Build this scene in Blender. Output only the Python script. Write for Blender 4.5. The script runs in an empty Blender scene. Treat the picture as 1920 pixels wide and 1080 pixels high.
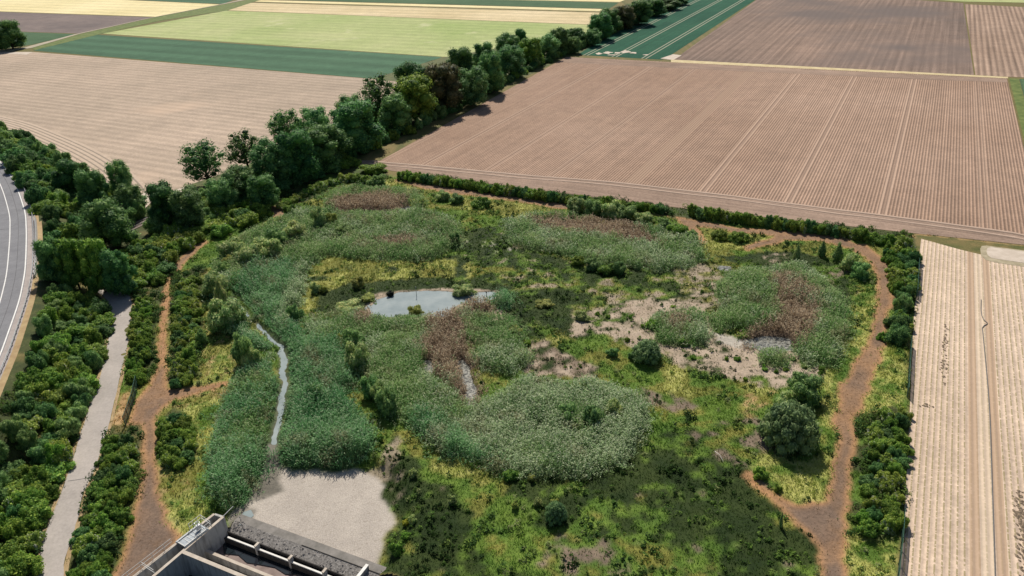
import bpy, bmesh, math, random
import numpy as np
from mathutils import Vector, Matrix
SC = bpy.context.scene
COL = SC.collection
R_ = math.radians
# ------------------------------------------------------------------ camera
F, CH = 1400.0, 70.0                       # focal length in photo pixels (1920 wide), camera height
RM = np.array([[0.9985909104646669, 0.0530678201676664, 0.0],
               [-0.02477134470059763, 0.46612880611733715, -0.8843700111318509],
               [-0.0469315887124222, 0.8831238546038026, 0.46678655016040244]])
cam = bpy.data.cameras.new('camera')
cam.sensor_width = 36.0
cam.lens = 36.0 * F / 1920.0
cam.clip_start = 0.5
cam.clip_end = 20000.0
co = bpy.data.objects.new('camera', cam)
COL.objects.link(co)
M4 = Matrix([list(RM[0]) + [0], list(RM[1]) + [0], list(RM[2]) + [CH], [0, 0, 0, 1]])
co.matrix_world = M4
SC.camera = co
# ------------------------------------------------------------------ light
SUN_EL, SUN_AZ = 47.0, -4.0                 # azimuth clockwise from +Y, where the sun stands
w = bpy.data.worlds.new('World')
SC.world = w
w.use_nodes = True
nt = w.node_tree
sky = nt.nodes.new('ShaderNodeTexSky')
sky.sky_type = 'NISHITA'
sky.sun_disc = False
sky.sun_elevation = R_(SUN_EL)
sky.sun_rotation = R_(SUN_AZ)
bg = nt.nodes['Background']
bg.inputs[1].default_value = 0.064
nt.links.new(sky.outputs[0], bg.inputs[0])
sl = bpy.data.lights.new('sun', 'SUN')
sl.energy = 5.0
sl.angle = R_(0.5)
sl.color = (1.0, 0.935, 0.83)
so = bpy.data.objects.new('sun', sl)
COL.objects.link(so)
so.location = (0, 100, 200)
sd = Vector((math.sin(R_(SUN_AZ)) * math.cos(R_(SUN_EL)), math.cos(R_(SUN_AZ)) * math.cos(R_(SUN_EL)), math.sin(R_(SUN_EL))))
so.rotation_euler = sd.to_track_quat('Z', 'Y').to_euler()
SC.view_settings.view_transform = 'Standard'
SC.view_settings.look = 'None'
SC.view_settings.exposure = 0.14
SC.view_settings.gamma = 1.0

rng = np.random.default_rng(7)
random.seed(7)


# ------------------------------------------------------------------ surveying: photo pixel -> point of the place
def at(px, py, z=0.0):
    d = RM @ np.array([px - 960.0, 540.0 - py, -F])
    t = (z - CH) / d[2]
    return float(d[0] * t), float(d[1] * t)


def poly(pts, z=0.0):
    return np.array([at(a, b, z) for a, b in pts])


HD = R_(29.3)                              # heading of the plough rows
U = np.array([math.sin(HD), math.cos(HD)])
V = np.array([math.cos(HD), -math.sin(HD)])


def uv(u, v):
    p = U * u + V * v
    return float(p[0]), float(p[1])


# ------------------------------------------------------------------ noise
def vnoise(x, y, s, seed):
    x = x / s + seed * 17.31
    y = y / s - seed * 9.77
    xi, yi = np.floor(x), np.floor(y)
    fx, fy = x - xi, y - yi
    fx = fx * fx * (3 - 2 * fx)
    fy = fy * fy * (3 - 2 * fy)

    def h(a, b):
        n = (a.astype(np.int64) * 374761393 + b.astype(np.int64) * 668265263 + seed * 974634777) & 0xffffffff
        n = ((n ^ (n >> 13)) * 1274126177) & 0xffffffff
        return ((n ^ (n >> 16)) & 0xffff) / 65535.0
    a, b, c, d = h(xi, yi), h(xi + 1, yi), h(xi, yi + 1), h(xi + 1, yi + 1)
    return (a * (1 - fx) + b * fx) * (1 - fy) + (c * (1 - fx) + d * fx) * fy


def fbm(x, y, s, seed, o=3):
    t, a, n = 0, 1.0, 0.0
    for i in range(o):
        t = t + a * vnoise(x, y, s / 2 ** i, seed + i * 3)
        n += a
        a *= 0.55
    return t / n


def inside(P, x, y):
    m = np.zeros(x.shape, bool)
    n = len(P)
    for i in range(n):
        x1, y1 = P[i]
        x2, y2 = P[(i + 1) % n]
        if y1 == y2:
            continue
        c = ((y1 > y) != (y2 > y)) & (x < (x2 - x1) * (y - y1) / (y2 - y1) + x1)
        m ^= c
    return m


def dist_line(P, x, y):
    d = np.full(np.shape(x), 1e9)
    for i in range(len(P) - 1):
        ax, ay = P[i]
        bx, by = P[i + 1]
        L = (bx - ax) ** 2 + (by - ay) ** 2 + 1e-9
        t = np.clip(((x - ax) * (bx - ax) + (y - ay) * (by - ay)) / L, 0, 1)
        d = np.minimum(d, np.hypot(x - ax - t * (bx - ax), y - ay - t * (by - ay)))
    return d


def sstep(a, b, x):
    t = np.clip((x - a) / (b - a), 0, 1)
    return t * t * (3 - 2 * t)


def smooth_line(pts, n=8):
    P = [np.array(p, float) for p in pts]
    P = [2 * P[0] - P[1]] + P + [2 * P[-1] - P[-2]]
    out = []
    for i in range(1, len(P) - 2):
        for k in range(n):
            t = k / n
            a, b, c, d = P[i - 1], P[i], P[i + 1], P[i + 2]
            out.append(0.5 * (2 * b + (c - a) * t + (2 * a - 5 * b + 4 * c - d) * t * t + (3 * b - a - 3 * c + d) * t ** 3))
    out.append(P[-2])
    return np.array(out)


def offset_line(P, d):
    T = np.gradient(P, axis=0)
    T /= np.linalg.norm(T, axis=1)[:, None]
    return P + np.stack([T[:, 1], -T[:, 0]], 1) * d      # positive: to the right of travel


# ------------------------------------------------------------------ objects
def tag(o, label=None, cat=None, group=None, kind=None):
    for k, v in (('label', label), ('category', cat), ('group', group), ('kind', kind)):
        if v:
            o[k] = v
    return o


def link(name, me, mat=None, parent=None):
    o = bpy.data.objects.new(name, me)
    COL.objects.link(o)
    if mat:
        me.materials.append(mat)
    if parent:
        o.parent = parent
    return o


def empty(name, loc):
    o = bpy.data.objects.new(name, None)
    o.empty_display_size = 0.5
    o.location = loc
    COL.objects.link(o)
    return o


def np_mesh(name, verts, faces, cols=None, smooth=False):
    me = bpy.data.meshes.new(name)
    verts = np.asarray(verts, np.float32)
    faces = np.asarray(faces, np.int32)
    k = faces.shape[1]
    me.vertices.add(len(verts))
    me.vertices.foreach_set('co', verts.ravel())
    me.loops.add(faces.size)
    me.loops.foreach_set('vertex_index', faces.ravel())
    me.polygons.add(len(faces))
    me.polygons.foreach_set('loop_start', np.arange(0, faces.size, k, dtype=np.int32))
    if smooth:
        me.polygons.foreach_set('use_smooth', np.ones(len(faces), bool))
    me.update(calc_edges=True)
    if cols is not None:
        a = me.attributes.new('Col', 'FLOAT_COLOR', 'POINT')
        c = np.ones((len(verts), 4), np.float32)
        c[:, :cols.shape[1]] = cols
        a.data.foreach_set('color', c.ravel())
    return me


def py_mesh(name, verts, faces):
    me = bpy.data.meshes.new(name)
    me.from_pydata([tuple(map(float, v)) for v in verts], [], [tuple(f) for f in faces])
    me.update()
    return me


class MB:
    """collects boxes, bars and tubes of ONE part"""
    def __init__(s):
        s.v, s.f = [], []

    def add(s, vs, fs):
        b = len(s.v)
        s.v += [tuple(v) for v in vs]
        s.f += [tuple(i + b for i in f) for f in fs]

    def wall(s, p, q, t, z0, z1, side=0.0):
        p, q = np.array(p, float), np.array(q, float)
        d = (q - p) / np.linalg.norm(q - p)
        n = np.array([d[1], -d[0]])
        a, b = n * t * (side - 0.5), n * t * (side + 0.5)
        c = [p + a, q + a, q + b, p + b]
        s.add([(x, y, z0) for x, y in c] + [(x, y, z1) for x, y in c],
              [(0, 1, 2, 3), (4, 7, 6, 5), (0, 4, 5, 1), (1, 5, 6, 2), (2, 6, 7, 3), (3, 7, 4, 0)])

    def box(s, c, sx, sy, sz, rz=0):
        ca, sa = math.cos(rz), math.sin(rz)
        vs = []
        for z in (0, sz):
            for x, y in ((-sx / 2, -sy / 2), (sx / 2, -sy / 2), (sx / 2, sy / 2), (-sx / 2, sy / 2)):
                vs.append((c[0] + x * ca - y * sa, c[1] + x * sa + y * ca, c[2] + z))
        s.add(vs, [(3, 2, 1, 0), (4, 5, 6, 7), (0, 1, 5, 4), (1, 2, 6, 5), (2, 3, 7, 6), (3, 0, 4, 7)])

    def tube(s, p, q, r0, r1=None, n=6):
        r1 = r0 if r1 is None else r1
        p, q = Vector(p), Vector(q)
        d = (q - p).normalized()
        a = d.orthogonal().normalized()
        b = d.cross(a)
        vs = []
        for c, r in ((p, r0), (q, r1)):
            for i in range(n):
                t = 2 * math.pi * i / n
                vs.append(c + a * math.cos(t) * r + b * math.sin(t) * r)
        s.add(vs, [(i, (i + 1) % n, n + (i + 1) % n, n + i) for i in range(n)] + [tuple(range(n))[::-1], tuple(range(n, 2 * n))])

    def build(s, name, mat, parent=None):
        return link(name, py_mesh(name, s.v, s.f), mat, parent)


def strip_mesh(name, A, B, zA, zB):
    n = len(A)
    zA = np.broadcast_to(zA, n)
    zB = np.broadcast_to(zB, n)
    v = [(a[0], a[1], z) for a, z in zip(A, zA)] + [(b[0], b[1], z) for b, z in zip(B, zB)]
    return py_mesh(name, v, [(i, n + i, n + i + 1, i + 1) for i in range(n - 1)])


def fix_up(me):
    bm = bmesh.new()
    bm.from_mesh(me)
    for f in bm.faces:
        f.normal_update()
        if f.normal.z < 0:
            f.normal_flip()
    bm.to_mesh(me)
    bm.free()
    return me


def sheet(name, pts, z, mat):
    bm = bmesh.new()
    vs = [bm.verts.new((p[0], p[1], z)) for p in pts]
    bm.faces.new(vs)
    bmesh.ops.triangulate(bm, faces=bm.faces[:])
    me = bpy.data.meshes.new(name)
    bm.to_mesh(me)
    bm.free()
    fix_up(me)
    o = link(name, me, mat)
    o['kind'] = 'structure'
    return o


# ------------------------------------------------------------------ materials
def newmat(name, rough=0.9, spec=0.2):
    m = bpy.data.materials.new(name)
    m.use_nodes = True
    b = m.node_tree.nodes['Principled BSDF']
    b.inputs['Roughness'].default_value = rough
    b.inputs['Specular IOR Level'].default_value = spec
    return m, m.node_tree, b


def N(t, typ, **kw):
    n = t.nodes.new(typ)
    for k, v in kw.items():
        setattr(n, k, v)
    return n


def ramp(t, src, stops):
    r = N(t, 'ShaderNodeValToRGB')
    e = r.color_ramp.elements
    e[0].position, e[0].color = stops[0][0], (*stops[0][1], 1)
    e[1].position, e[1].color = stops[-1][0], (*stops[-1][1], 1)
    for p, c in stops[1:-1]:
        x = e.new(p)
        x.color = (*c, 1)
    t.links.new(src, r.inputs[0])
    return r.outputs[0]


def noise(t, scale, detail=4, coord=None, rough=0.6):
    n = N(t, 'ShaderNodeTexNoise')
    n.inputs['Scale'].default_value = scale
    n.inputs['Detail'].default_value = detail
    n.inputs['Roughness'].default_value = rough
    if coord is None:
        coord = N(t, 'ShaderNodeTexCoord').outputs['Object']
    t.links.new(coord, n.inputs['Vector'])
    return n.outputs['Fac']


def mul(t, a, b, fac=1.0, typ='MULTIPLY'):
    m = N(t, 'ShaderNodeMix', data_type='RGBA', blend_type=typ)
    m.inputs[0].default_value = fac
    for s, x in ((6, a), (7, b)):
        if isinstance(x, tuple):
            m.inputs[s].default_value = (*x, 1)
        else:
            t.links.new(x, m.inputs[s])
    return m.outputs[2]


def mixc(t, fac, a, b):
    m = N(t, 'ShaderNodeMix', data_type='RGBA')
    t.links.new(fac, m.inputs[0])
    for s, x in ((6, a), (7, b)):
        if isinstance(x, tuple):
            m.inputs[s].default_value = (*x, 1)
        else:
            t.links.new(x, m.inputs[s])
    return m.outputs[2]


def math_(t, op, a, b=None, c=None):
    m = N(t, 'ShaderNodeMath', operation=op)
    for i, x in enumerate((a, b, c)):
        if x is None:
            continue
        if isinstance(x, (int, float)):
            m.inputs[i].default_value = x
        else:
            t.links.new(x, m.inputs[i])
    return m.outputs[0]


def bump(t, b, h, strength=0.4, dist=0.05):
    n = N(t, 'ShaderNodeBump')
    n.inputs['Strength'].default_value = strength
    n.inputs['Distance'].default_value = dist
    t.links.new(h, n.inputs['Height'])
    t.links.new(n.outputs[0], b.inputs['Normal'])


def simple(name, c1, c2, scale=2.0, rough=0.85, spec=0.2, metal=0.0, bmp=0.0):
    m, t, b = newmat(name, rough, spec)
    f = noise(t, scale, 5)
    t.links.new(ramp(t, f, [(0.3, c1), (0.7, c2)]), b.inputs['Base Color'])
    b.inputs['Metallic'].default_value = metal
    if bmp:
        bump(t, b, noise(t, scale * 5, 4), bmp)
    return m


def attr_mat(name, trans=0.0, rough=0.85, cracks=False):
    m, t, b = newmat(name, rough, 0.15)
    a = N(t, 'ShaderNodeAttribute', attribute_name='Col')
    c = a.outputs['Color']
    if cracks:
        f = noise(t, 2.2, 6, rough=0.7)
        c = mul(t, c, ramp(t, f, [(0.25, (0.62, 0.63, 0.64)), (0.75, (1.3, 1.28, 1.25))]))
        v = N(t, 'ShaderNodeTexVoronoi', feature='DISTANCE_TO_EDGE')
        v.inputs['Scale'].default_value = 3.6
        t.links.new(N(t, 'ShaderNodeTexCoord').outputs['Object'], v.inputs['Vector'])
        cr = ramp(t, v.outputs['Distance'], [(0.0, (0.72, 0.7, 0.68)), (0.12, (1, 1, 1))])
        c2 = mul(t, c, cr)
        soft_ = mul(t, a.outputs['Color'], ramp(t, f, [(0.25, (.90, .90, .91)), (0.75, (1.06, 1.06, 1.05))]))
        c2 = mul(t, soft_, cr)
        c = mixc(t, a.outputs['Alpha'], c, c2)
        bump(t, b, noise(t, 3.0, 6, rough=0.75), 0.6, 0.15)
    t.links.new(c, b.inputs['Base Color'])
    if trans:
        tr = N(t, 'ShaderNodeBsdfTranslucent')
        mx = N(t, 'ShaderNodeMixShader')
        mx.inputs[0].default_value = trans
        t.links.new(c, tr.inputs[0])
        t.links.new(b.outputs[0], mx.inputs[1])
        t.links.new(tr.outputs[0], mx.inputs[2])
        t.links.new(mx.outputs[0], t.nodes['Material Output'].inputs[0])
    return m


def foliage(name, dark, mid, tip, trans=0.4, flower=None, var=0.25, nscale=0.5):
    m, t, b = newmat(name, 0.65, 0.22)
    g = N(t, 'ShaderNodeNewGeometry')
    isl = g.outputs['Random Per Island']
    stops = [(0.0, dark), (0.45, mid), (0.9, tip)]
    c = ramp(t, isl, stops)
    f = noise(t, nscale * 2.2, 3)
    c = mul(t, c, ramp(t, f, [(0.32, (0.66, 0.74, 0.8)), (0.68, (1.3, 1.22, 1.0))]))
    if flower:
        f2 = noise(t, nscale * 3.0, 2)
        k = math_(t, 'MULTIPLY', math_(t, 'GREATER_THAN', isl, 0.72), math_(t, 'GREATER_THAN', f2, 0.53))
        c = mixc(t, k, c, flower)
    oi = N(t, 'ShaderNodeObjectInfo')
    h = N(t, 'ShaderNodeHueSaturation')
    t.links.new(math_(t, 'MULTIPLY_ADD', oi.outputs['Random'], 0.04, 0.48), h.inputs['Hue'])
    h.inputs['Saturation'].default_value = .95
    r2 = math_(t, 'FRACT', math_(t, 'MULTIPLY', oi.outputs['Random'], 7.31))
    t.links.new(math_(t, 'MULTIPLY_ADD', r2, 2 * var, 1 - var), h.inputs['Value'])
    t.links.new(c, h.inputs['Color'])
    t.links.new(h.outputs[0], b.inputs['Base Color'])
    tr = N(t, 'ShaderNodeBsdfTranslucent')
    mx = N(t, 'ShaderNodeMixShader')
    mx.inputs[0].default_value = trans
    t.links.new(h.outputs[0], tr.inputs[0])
    t.links.new(b.outputs[0], mx.inputs[1])
    t.links.new(tr.outputs[0], mx.inputs[2])
    t.links.new(mx.outputs[0], t.nodes['Material Output'].inputs[0])
    return m


def field_mat(name, c1, c2, row=None, rowc=0.7, big=0.02, along='u', jitter=0.25, trams=None, tramc=1.15, patch=None, bmp=0.5, dots=0.0, u_rng=None):
    """crop or bare field: rows run along the plough heading ('u') or across it ('v')"""
    m, t, b = newmat(name, 0.95, 0.1)
    tc = N(t, 'ShaderNodeTexCoord').outputs['Object']
    mp = N(t, 'ShaderNodeMapping')
    mp.inputs['Rotation'].default_value = (0, 0, HD if along == 'u' else HD + math.pi / 2)
    t.links.new(tc, mp.inputs['Vector'])
    sep = N(t, 'ShaderNodeSeparateXYZ')
    t.links.new(mp.outputs[0], sep.inputs[0])
    v = sep.outputs['X']          # across the rows
    # large patches and lengthwise streaks
    f = noise(t, big, 5, tc, 0.55)
    c = ramp(t, f, [(0.34, c1), (0.66, c2)])
    cs = N(t, 'ShaderNodeCombineXYZ')
    t.links.new(math_(t, 'MULTIPLY', v, 0.9), cs.inputs[0])
    t.links.new(math_(t, 'MULTIPLY', sep.outputs['Y'], 0.012), cs.inputs[1])
    st = noise(t, 1.0, 4, cs.outputs[0], 0.6)
    c = mul(t, c, ramp(t, st, [(0.3, (1 - jitter,) * 3), (0.7, (1 + jitter,) * 3)]))
    mid = noise(t, .16, 7, tc, 0.72)
    c = mul(t, c, ramp(t, mid, [(0.3, (0.86, 0.86, 0.87)), (0.7, (1.13, 1.12, 1.11))]))
    fine = noise(t, 1.3, 5, tc, 0.75)
    c = mul(t, c, ramp(t, fine, [(0.3, (0.78, 0.77, 0.76)), (0.7, (1.2, 1.2, 1.2))]))
    h = fine
    if row:
        s = math_(t, 'SINE', math_(t, 'MULTIPLY', v, 2 * math.pi / row))
        s01 = math_(t, 'MULTIPLY_ADD', s, 0.5, 0.5)
        w = mixc(t, s01, (rowc,) * 3, (1.08, 1.08, 1.08))
        if dots:
            d = N(t, 'ShaderNodeCombineXYZ')
            t.links.new(math_(t, 'MULTIPLY', v, 1.3), d.inputs[0])
            t.links.new(math_(t, 'MULTIPLY', sep.outputs['Y'], 2.6), d.inputs[1])
            dn = noise(t, 1.0, 2, d.outputs[0], 0.5)
            k = math_(t, 'MULTIPLY', math_(t, 'GREATER_THAN', s01, 0.84), math_(t, 'GREATER_THAN', dn, dots))
            c = mixc(t, math_(t, 'MULTIPLY', k, .75), mul(t, c, w), (0.25, 0.21, 0.10))
        else:
            c = mul(t, c, w)
        h = math_(t, 'ADD', math_(t, 'MULTIPLY', s01, 0.8), math_(t, 'MULTIPLY', fine, 0.5))
    if trams:
        for (vc, wd, k, tcx) in trams:
            dd = math_(t, 'ABSOLUTE', math_(t, 'SUBTRACT', v, vc))
            inn = math_(t, 'LESS_THAN', dd, wd)
            c = mixc(t, math_(t, 'MULTIPLY', inn, k), c, tcx)
    if patch:
        pf = noise(t, patch[0], 4, tc, 0.6)
        pk = ramp(t, pf, [(patch[1], (0, 0, 0)), (patch[1] + 0.12, (1, 1, 1))])
        c = mixc(t, pk, c, patch[2])
    t.links.new(c, b.inputs['Base Color'])
    bump(t, b, h, bmp, 0.2)
    return m

# ================================================================== ROAD / RAIL / BASIN LINES
ROADZ = 4.5
edge_px = [(-60, 236), (-28, 268), (0, 303), (26, 340), (45, 391), (49, 425), (49, 462), (47, 503), (42, 535), (34, 569), (15, 624), (0, 665), (-22, 715), (-55, 790)]
WL = smooth_line([at(a, b, ROADZ) for a, b in edge_px], 6)     # right white line, travelling towards the camera
if True:                                                        # right of travel must be away from the road centre
    pass
tdir = WL[-1] - WL[0]
# travel is towards -Y: geometric right is -X, so the outer (eastern) side is the negative offset
road_c = offset_line(WL, 3.4)
rail_line = np.array([at(-60, 560), at(60, 511), at(96, 495), at(300, 402), at(345, 381)])
lane_dirt = np.array([at(-60, 535), at(73, 478), at(181, 434), at(240, 408), at(283, 372), at(300, 355)])


def hfun(x, y):
    x = np.asarray(x, float)
    y = np.asarray(y, float)
    d = dist_line(road_c[::3], x, y)
    h = 4.38 - np.clip(d - 7.2, 0, 99) / 1.7
    h = np.clip(h, 0, 4.38)
    g = np.minimum(dist_line(rail_line, x, y), dist_line(lane_dirt, x, y))
    return h * sstep(4.5, 8.5, g)


def at_h(px, py):
    z = 0.0
    for _ in range(5):
        x, y = at(px, py, z)
        z = 0.5 * z + 0.5 * float(hfun(np.array([x]), np.array([y]))[0])
    return x, y, z


# settling basin, surveyed at the height of each wall
WT, MZ = 0.9, -1.2
bI0, bI1, bI2 = np.array(at(250, 1113, WT)), np.array(at(341, 1034, WT)), np.array(at(419, 969, WT))
bO0, bO2 = np.array(at(222, 1104, WT)), np.array(at(402, 964, WT))
bB1 = np.array(at(560, 1124, WT))
bC0, bC1 = np.array(at(382, 1031, -1.5)), np.array(at(600, 1119, -1.5))
bD0, bD1 = np.array(at(419, 1001, -1.5)), np.array(at(760, 1132, -1.5))
bE0, bE1 = np.array(at(430, 992, MZ)), np.array(at(800, 1110, MZ))
ddir = (bD1 - bD0) / np.linalg.norm(bD1 - bD0)
nDir = np.array([-ddir[1], ddir[0]])
hole = np.array([bO2 - (bI2 - bO2) * .02, bI2 + (bI2 - bO2) * .06, bD0 + nDir * 2.1, bD1 + nDir * 2.1, bD1 + np.array([-6, -14.0]), np.array(bO0)])

# ================================================================== GROUND CLASSES
CLS = {}


def cls(name, g1, g2, dens=0, h=0.3, c1=None, c2=None, wid=0.16, gs=3.0):
    CLS[name] = dict(i=len(CLS), g1=g1, g2=g2, dens=dens, h=h, c1=c1 or g1, c2=c2 or g2, wid=wid, gs=gs)


cls('meadow', (.13, .145, .028), (.22, .215, .05), 15, .28, (.13, .175, .03), (.36, .34, .08), .10)
cls('sedge', (.016, .032, .007), (.036, .055, .012), 14, .2, (.016, .048, .008), (.07, .125, .022), .10)
cls('green', (.07, .135, .02), (.13, .20, .032), 17, .28, (.07, .17, .02), (.24, .37, .06), .10)
cls('soil', (.33, .26, .195), (.43, .345, .265), 2.2, .2, (.08, .12, .04), (.26, .24, .1), .10)
cls('gravel', (.20, .17, .115), (.32, .26, .19), 6.0, .22, (.07, .09, .03), (.26, .24, .09), .11)
cls('dsoil', (.14, .11, .08), (.23, .175, .13), 5.0, .2, (.06, .075, .02), (.2, .18, .06), .11)
cls('path', (.19, .115, .065), (.36, .21, .11), 7, .09, (.16, .11, .05), (.48, .28, .12), .09)
cls('pathdark', (.14, .10, .08), (.22, .15, .105), 6, .09, (.13, .09, .055), (.36, .23, .12), .09)
cls('mud', (.405, .36, .315), (.475, .425, .37), 0)
cls('wetmud', (.13, .12, .10), (.22, .2, .17), 0)
cls('ygrass', (.30, .32, .08), (.40, .39, .13), 18, .42, (.30, .36, .07), (.62, .60, .22), .10)
cls('straw', (.35, .22, .10), (.48, .33, .17), 8, .2, (.4, .24, .09), (.55, .36, .16))
cls('reed', (.04, .07, .02), (.08, .12, .035), 0)
cls('palereed', (.06, .09, .035), (.10, .13, .055), 0)
cls('brownreed', (.07, .05, .035), (.12, .085, .06), 0)
cls('tealreed', (.035, .07, .025), (.06, .10, .035), 0)
cls('wood', (.03, .045, .015), (.08, .09, .03), 7, .3, (.04, .075, .015), (.14, .19, .035), .12)
cls('verge', (.09, .10, .03), (.2, .15, .06), 10, .35, (.08, .12, .02), (.28, .24, .07))
cls('water', (.1, .1, .08), (.16, .15, .12), 0)
cls('none', (.09, .10, .03), (.2, .15, .06), 0)
cls('white', (.34, .31, .26), (.46, .42, .36), 2.0, .25, (.04, .06, .02), (.15, .17, .05), .11)
names = list(CLS)

# region: (classes with their share, pixel outline, noise size, edge roughness in metres[, survey height])
REG = []


def reg(spec, pts, ns=3.0, warp=1.0, z=0.0):
    if isinstance(spec, str):
        spec = [(spec, 1.0)]
    REG.append((spec, poly(pts, z), ns, warp))


MOS = [('sedge', .36), ('green', .56), ('meadow', .8), ('gravel', 1)]
# whole reserve
wet_px = [(470, 385), (560, 345), (660, 325), (740, 330), (1000, 372), (1240, 400), (1700, 445), (1722, 470), (1700, 700), (1690, 1100), (690, 1100), (560, 1040), (440, 1000),
          (250, 1110), (118, 1100), (210, 790), (250, 540), (380, 440)]
reg([('meadow', .45), ('green', 1)], wet_px, 4, .4)
reg([('green', .25), ('meadow', .7), ('ygrass', 1)], [(590, 345), (740, 335), (1060, 385), (1060, 420), (880, 400), (780, 370), (640, 360), (540, 400)], 3)
reg([('meadow', .6), ('ygrass', .8), ('sedge', 1)], [(570, 520), (620, 480), (900, 480), (1060, 480), (1100, 520), (1000, 530), (900, 520), (700, 530), (640, 580), (560, 590)], 5)
# middle mosaic
reg([('sedge', .45), ('green', .6), ('meadow', .72), ('gravel', 1)], [(880, 520), (1100, 480), (1340, 500), (1340, 600), (1200, 600), (1080, 640), (980, 640), (900, 590)], 3)
reg([('sedge', .62), ('green', .9), ('gravel', 1)], [(860, 440), (940, 420), (1000, 470), (1050, 500), (900, 500), (850, 480)], 2.5)
reg([('sedge', .75), ('green', .93), ('white', 1)], [(865, 440), (960, 440), (965, 480), (890, 490)], 1.4)
reg('sedge', [(590, 552), (640, 530), (720, 522), (800, 520), (960, 535), (960, 560), (880, 556), (800, 545), (720, 552), (690, 575), (650, 590), (600, 580)], 3)
reg([('sedge', .8), ('green', 1)], [(930, 560), (1010, 545), (1060, 560), (1090, 600), (1070, 640), (1010, 640), (960, 610)], 3)
reg([('gravel', .45), ('meadow', .62), ('sedge', .8), ('soil', 1)], [(1270, 510), (1345, 490), (1360, 530), (1340, 600), (1270, 590)], 2.2)
reg([('sedge', .6), ('green', .85), ('dsoil', 1)], [(1340, 480), (1500, 470), (1600, 500), (1620, 560), (1590, 640), (1570, 690), (1520, 690), (1530, 520), (1400, 505)], 3)
reg([('gravel', .35), ('sedge', .8), ('soil', 1)], [(1430, 480), (1490, 475), (1490, 510), (1440, 515)], 1.6)
reg([('soil', .56), ('gravel', .76), ('sedge', .87), ('green', 1)], [(1085, 600), (1140, 575), (1220, 560), (1330, 570), (1345, 620), (1400, 650), (1440, 690), (1560, 690), (1555, 712), (1440, 735), (1380, 715), (1290, 690), (1230, 660), (1140, 635), (1080, 625)], 1.7, 1.3)
reg([('soil', .68), ('gravel', .85), ('sedge', 1)], [(1330, 630), (1390, 640), (1490, 660), (1500, 700), (1420, 705), (1340, 680)], 2)
reg([('green', .5), ('meadow', .8), ('ygrass', 1)], [(1000, 610), (1090, 635), (1240, 670), (1330, 700), (1460, 740), (1450, 830), (1380, 870), (1240, 780), (1120, 700), (1040, 680)], 4)
reg([('meadow', .4), ('straw', .56), ('green', 1)], [(1380, 735), (1450, 740), (1450, 850), (1400, 850)], 2.5)
reg([('soil', .4), ('dsoil', .75), ('sedge', 1)], [(985, 640), (1020, 640), (1110, 690), (1130, 720), (1040, 700), (990, 700)], 1.8)
reg([('dsoil', .62), ('green', 1)], [(1190, 725), (1260, 735), (1300, 760), (1260, 770), (1210, 755)], 2)
reg([('dsoil', .45), ('sedge', .6), ('green', .8), ('meadow', 1)], [(1240, 790), (1330, 790), (1440, 790), (1470, 860), (1500, 920), (1400, 900), (1300, 850)], 2.5)
# lower meadow
reg([('sedge', .33), ('green', .72), ('meadow', .9), ('dsoil', 1)], [(715, 860), (800, 830), (980, 900), (1300, 880), (1540, 1000), (1600, 1100), (690, 1100), (740, 980)], 3.2)
reg([('sedge', .86), ('green', 1)], [(1180, 790), (1260, 830), (1330, 850), (1400, 900), (1440, 960), (1300, 960), (1100, 925), (980, 930), (900, 890), (1150, 880)], 3, 2.2)
reg([('sedge', .8), ('green', .93), ('dsoil', 1)], [(1240, 930), (1330, 910), (1420, 940), (1500, 1000), (1540, 1100), (1360, 1100), (1290, 1000)], 3, 2.6)
reg([('sedge', .95), ('green', 1)], [(765, 970), (830, 945), (900, 955), (890, 1020), (870, 1065), (790, 1060), (750, 1030)], 3, 1.8)
reg([('sedge', .85), ('dsoil', 1)], [(790, 900), (840, 900), (870, 940), (830, 950), (790, 930)], 2)
reg([('sedge', .9), ('gravel', 1)], [(712, 870), (745, 850), (780, 880), (770, 920), (722, 940), (700, 900)], 1.2)
reg([('green', .75), ('meadow', 1)], [(760, 830), (860, 850), (980, 930), (1020, 1060), (950, 1100), (900, 1000), (860, 930), (780, 880)], 3)
reg([('ygrass', .3), ('meadow', .7), ('green', 1)], [(740, 815), (800, 840), (960, 900), (950, 925), (800, 870), (745, 840)], 2.5)
reg([('dsoil', .32), ('green', .7), ('sedge', .8), ('meadow', 1)], [(1030, 1020), (1150, 1010), (1340, 1030), (1350, 1100), (1040, 1100)], 2.2)
reg([('gravel', .7), ('sedge', 1)], [(712, 860), (742, 815), (750, 830), (738, 862), (722, 890), (690, 898), (660, 888)], 1.5, .6)
# east strip of long pale grass
reg([('ygrass', .62), ('green', 1)], [(1600, 560), (1640, 530), (1640, 600), (1610, 680), (1580, 740), (1570, 800), (1560, 880), (1530, 950), (1480, 930), (1400, 880), (1440, 850), (1540, 860), (1545, 700)], 2.5, .5)
reg([('ygrass', .55), ('green', 1)], [(1660, 600), (1700, 600), (1695, 760), (1610, 790), (1590, 780), (1620, 700)], 2.2, .4)
reg([('green', .6), ('ygrass', 1)], [(1590, 985), (1685, 985), (1675, 1100), (1575, 1100), (1570, 1020)], 2.2, .4)
reg([('ygrass', .4), ('meadow', 1)], [(1325, 430), (1480, 440), (1400, 470), (1320, 465)], 2, .4)
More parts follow.
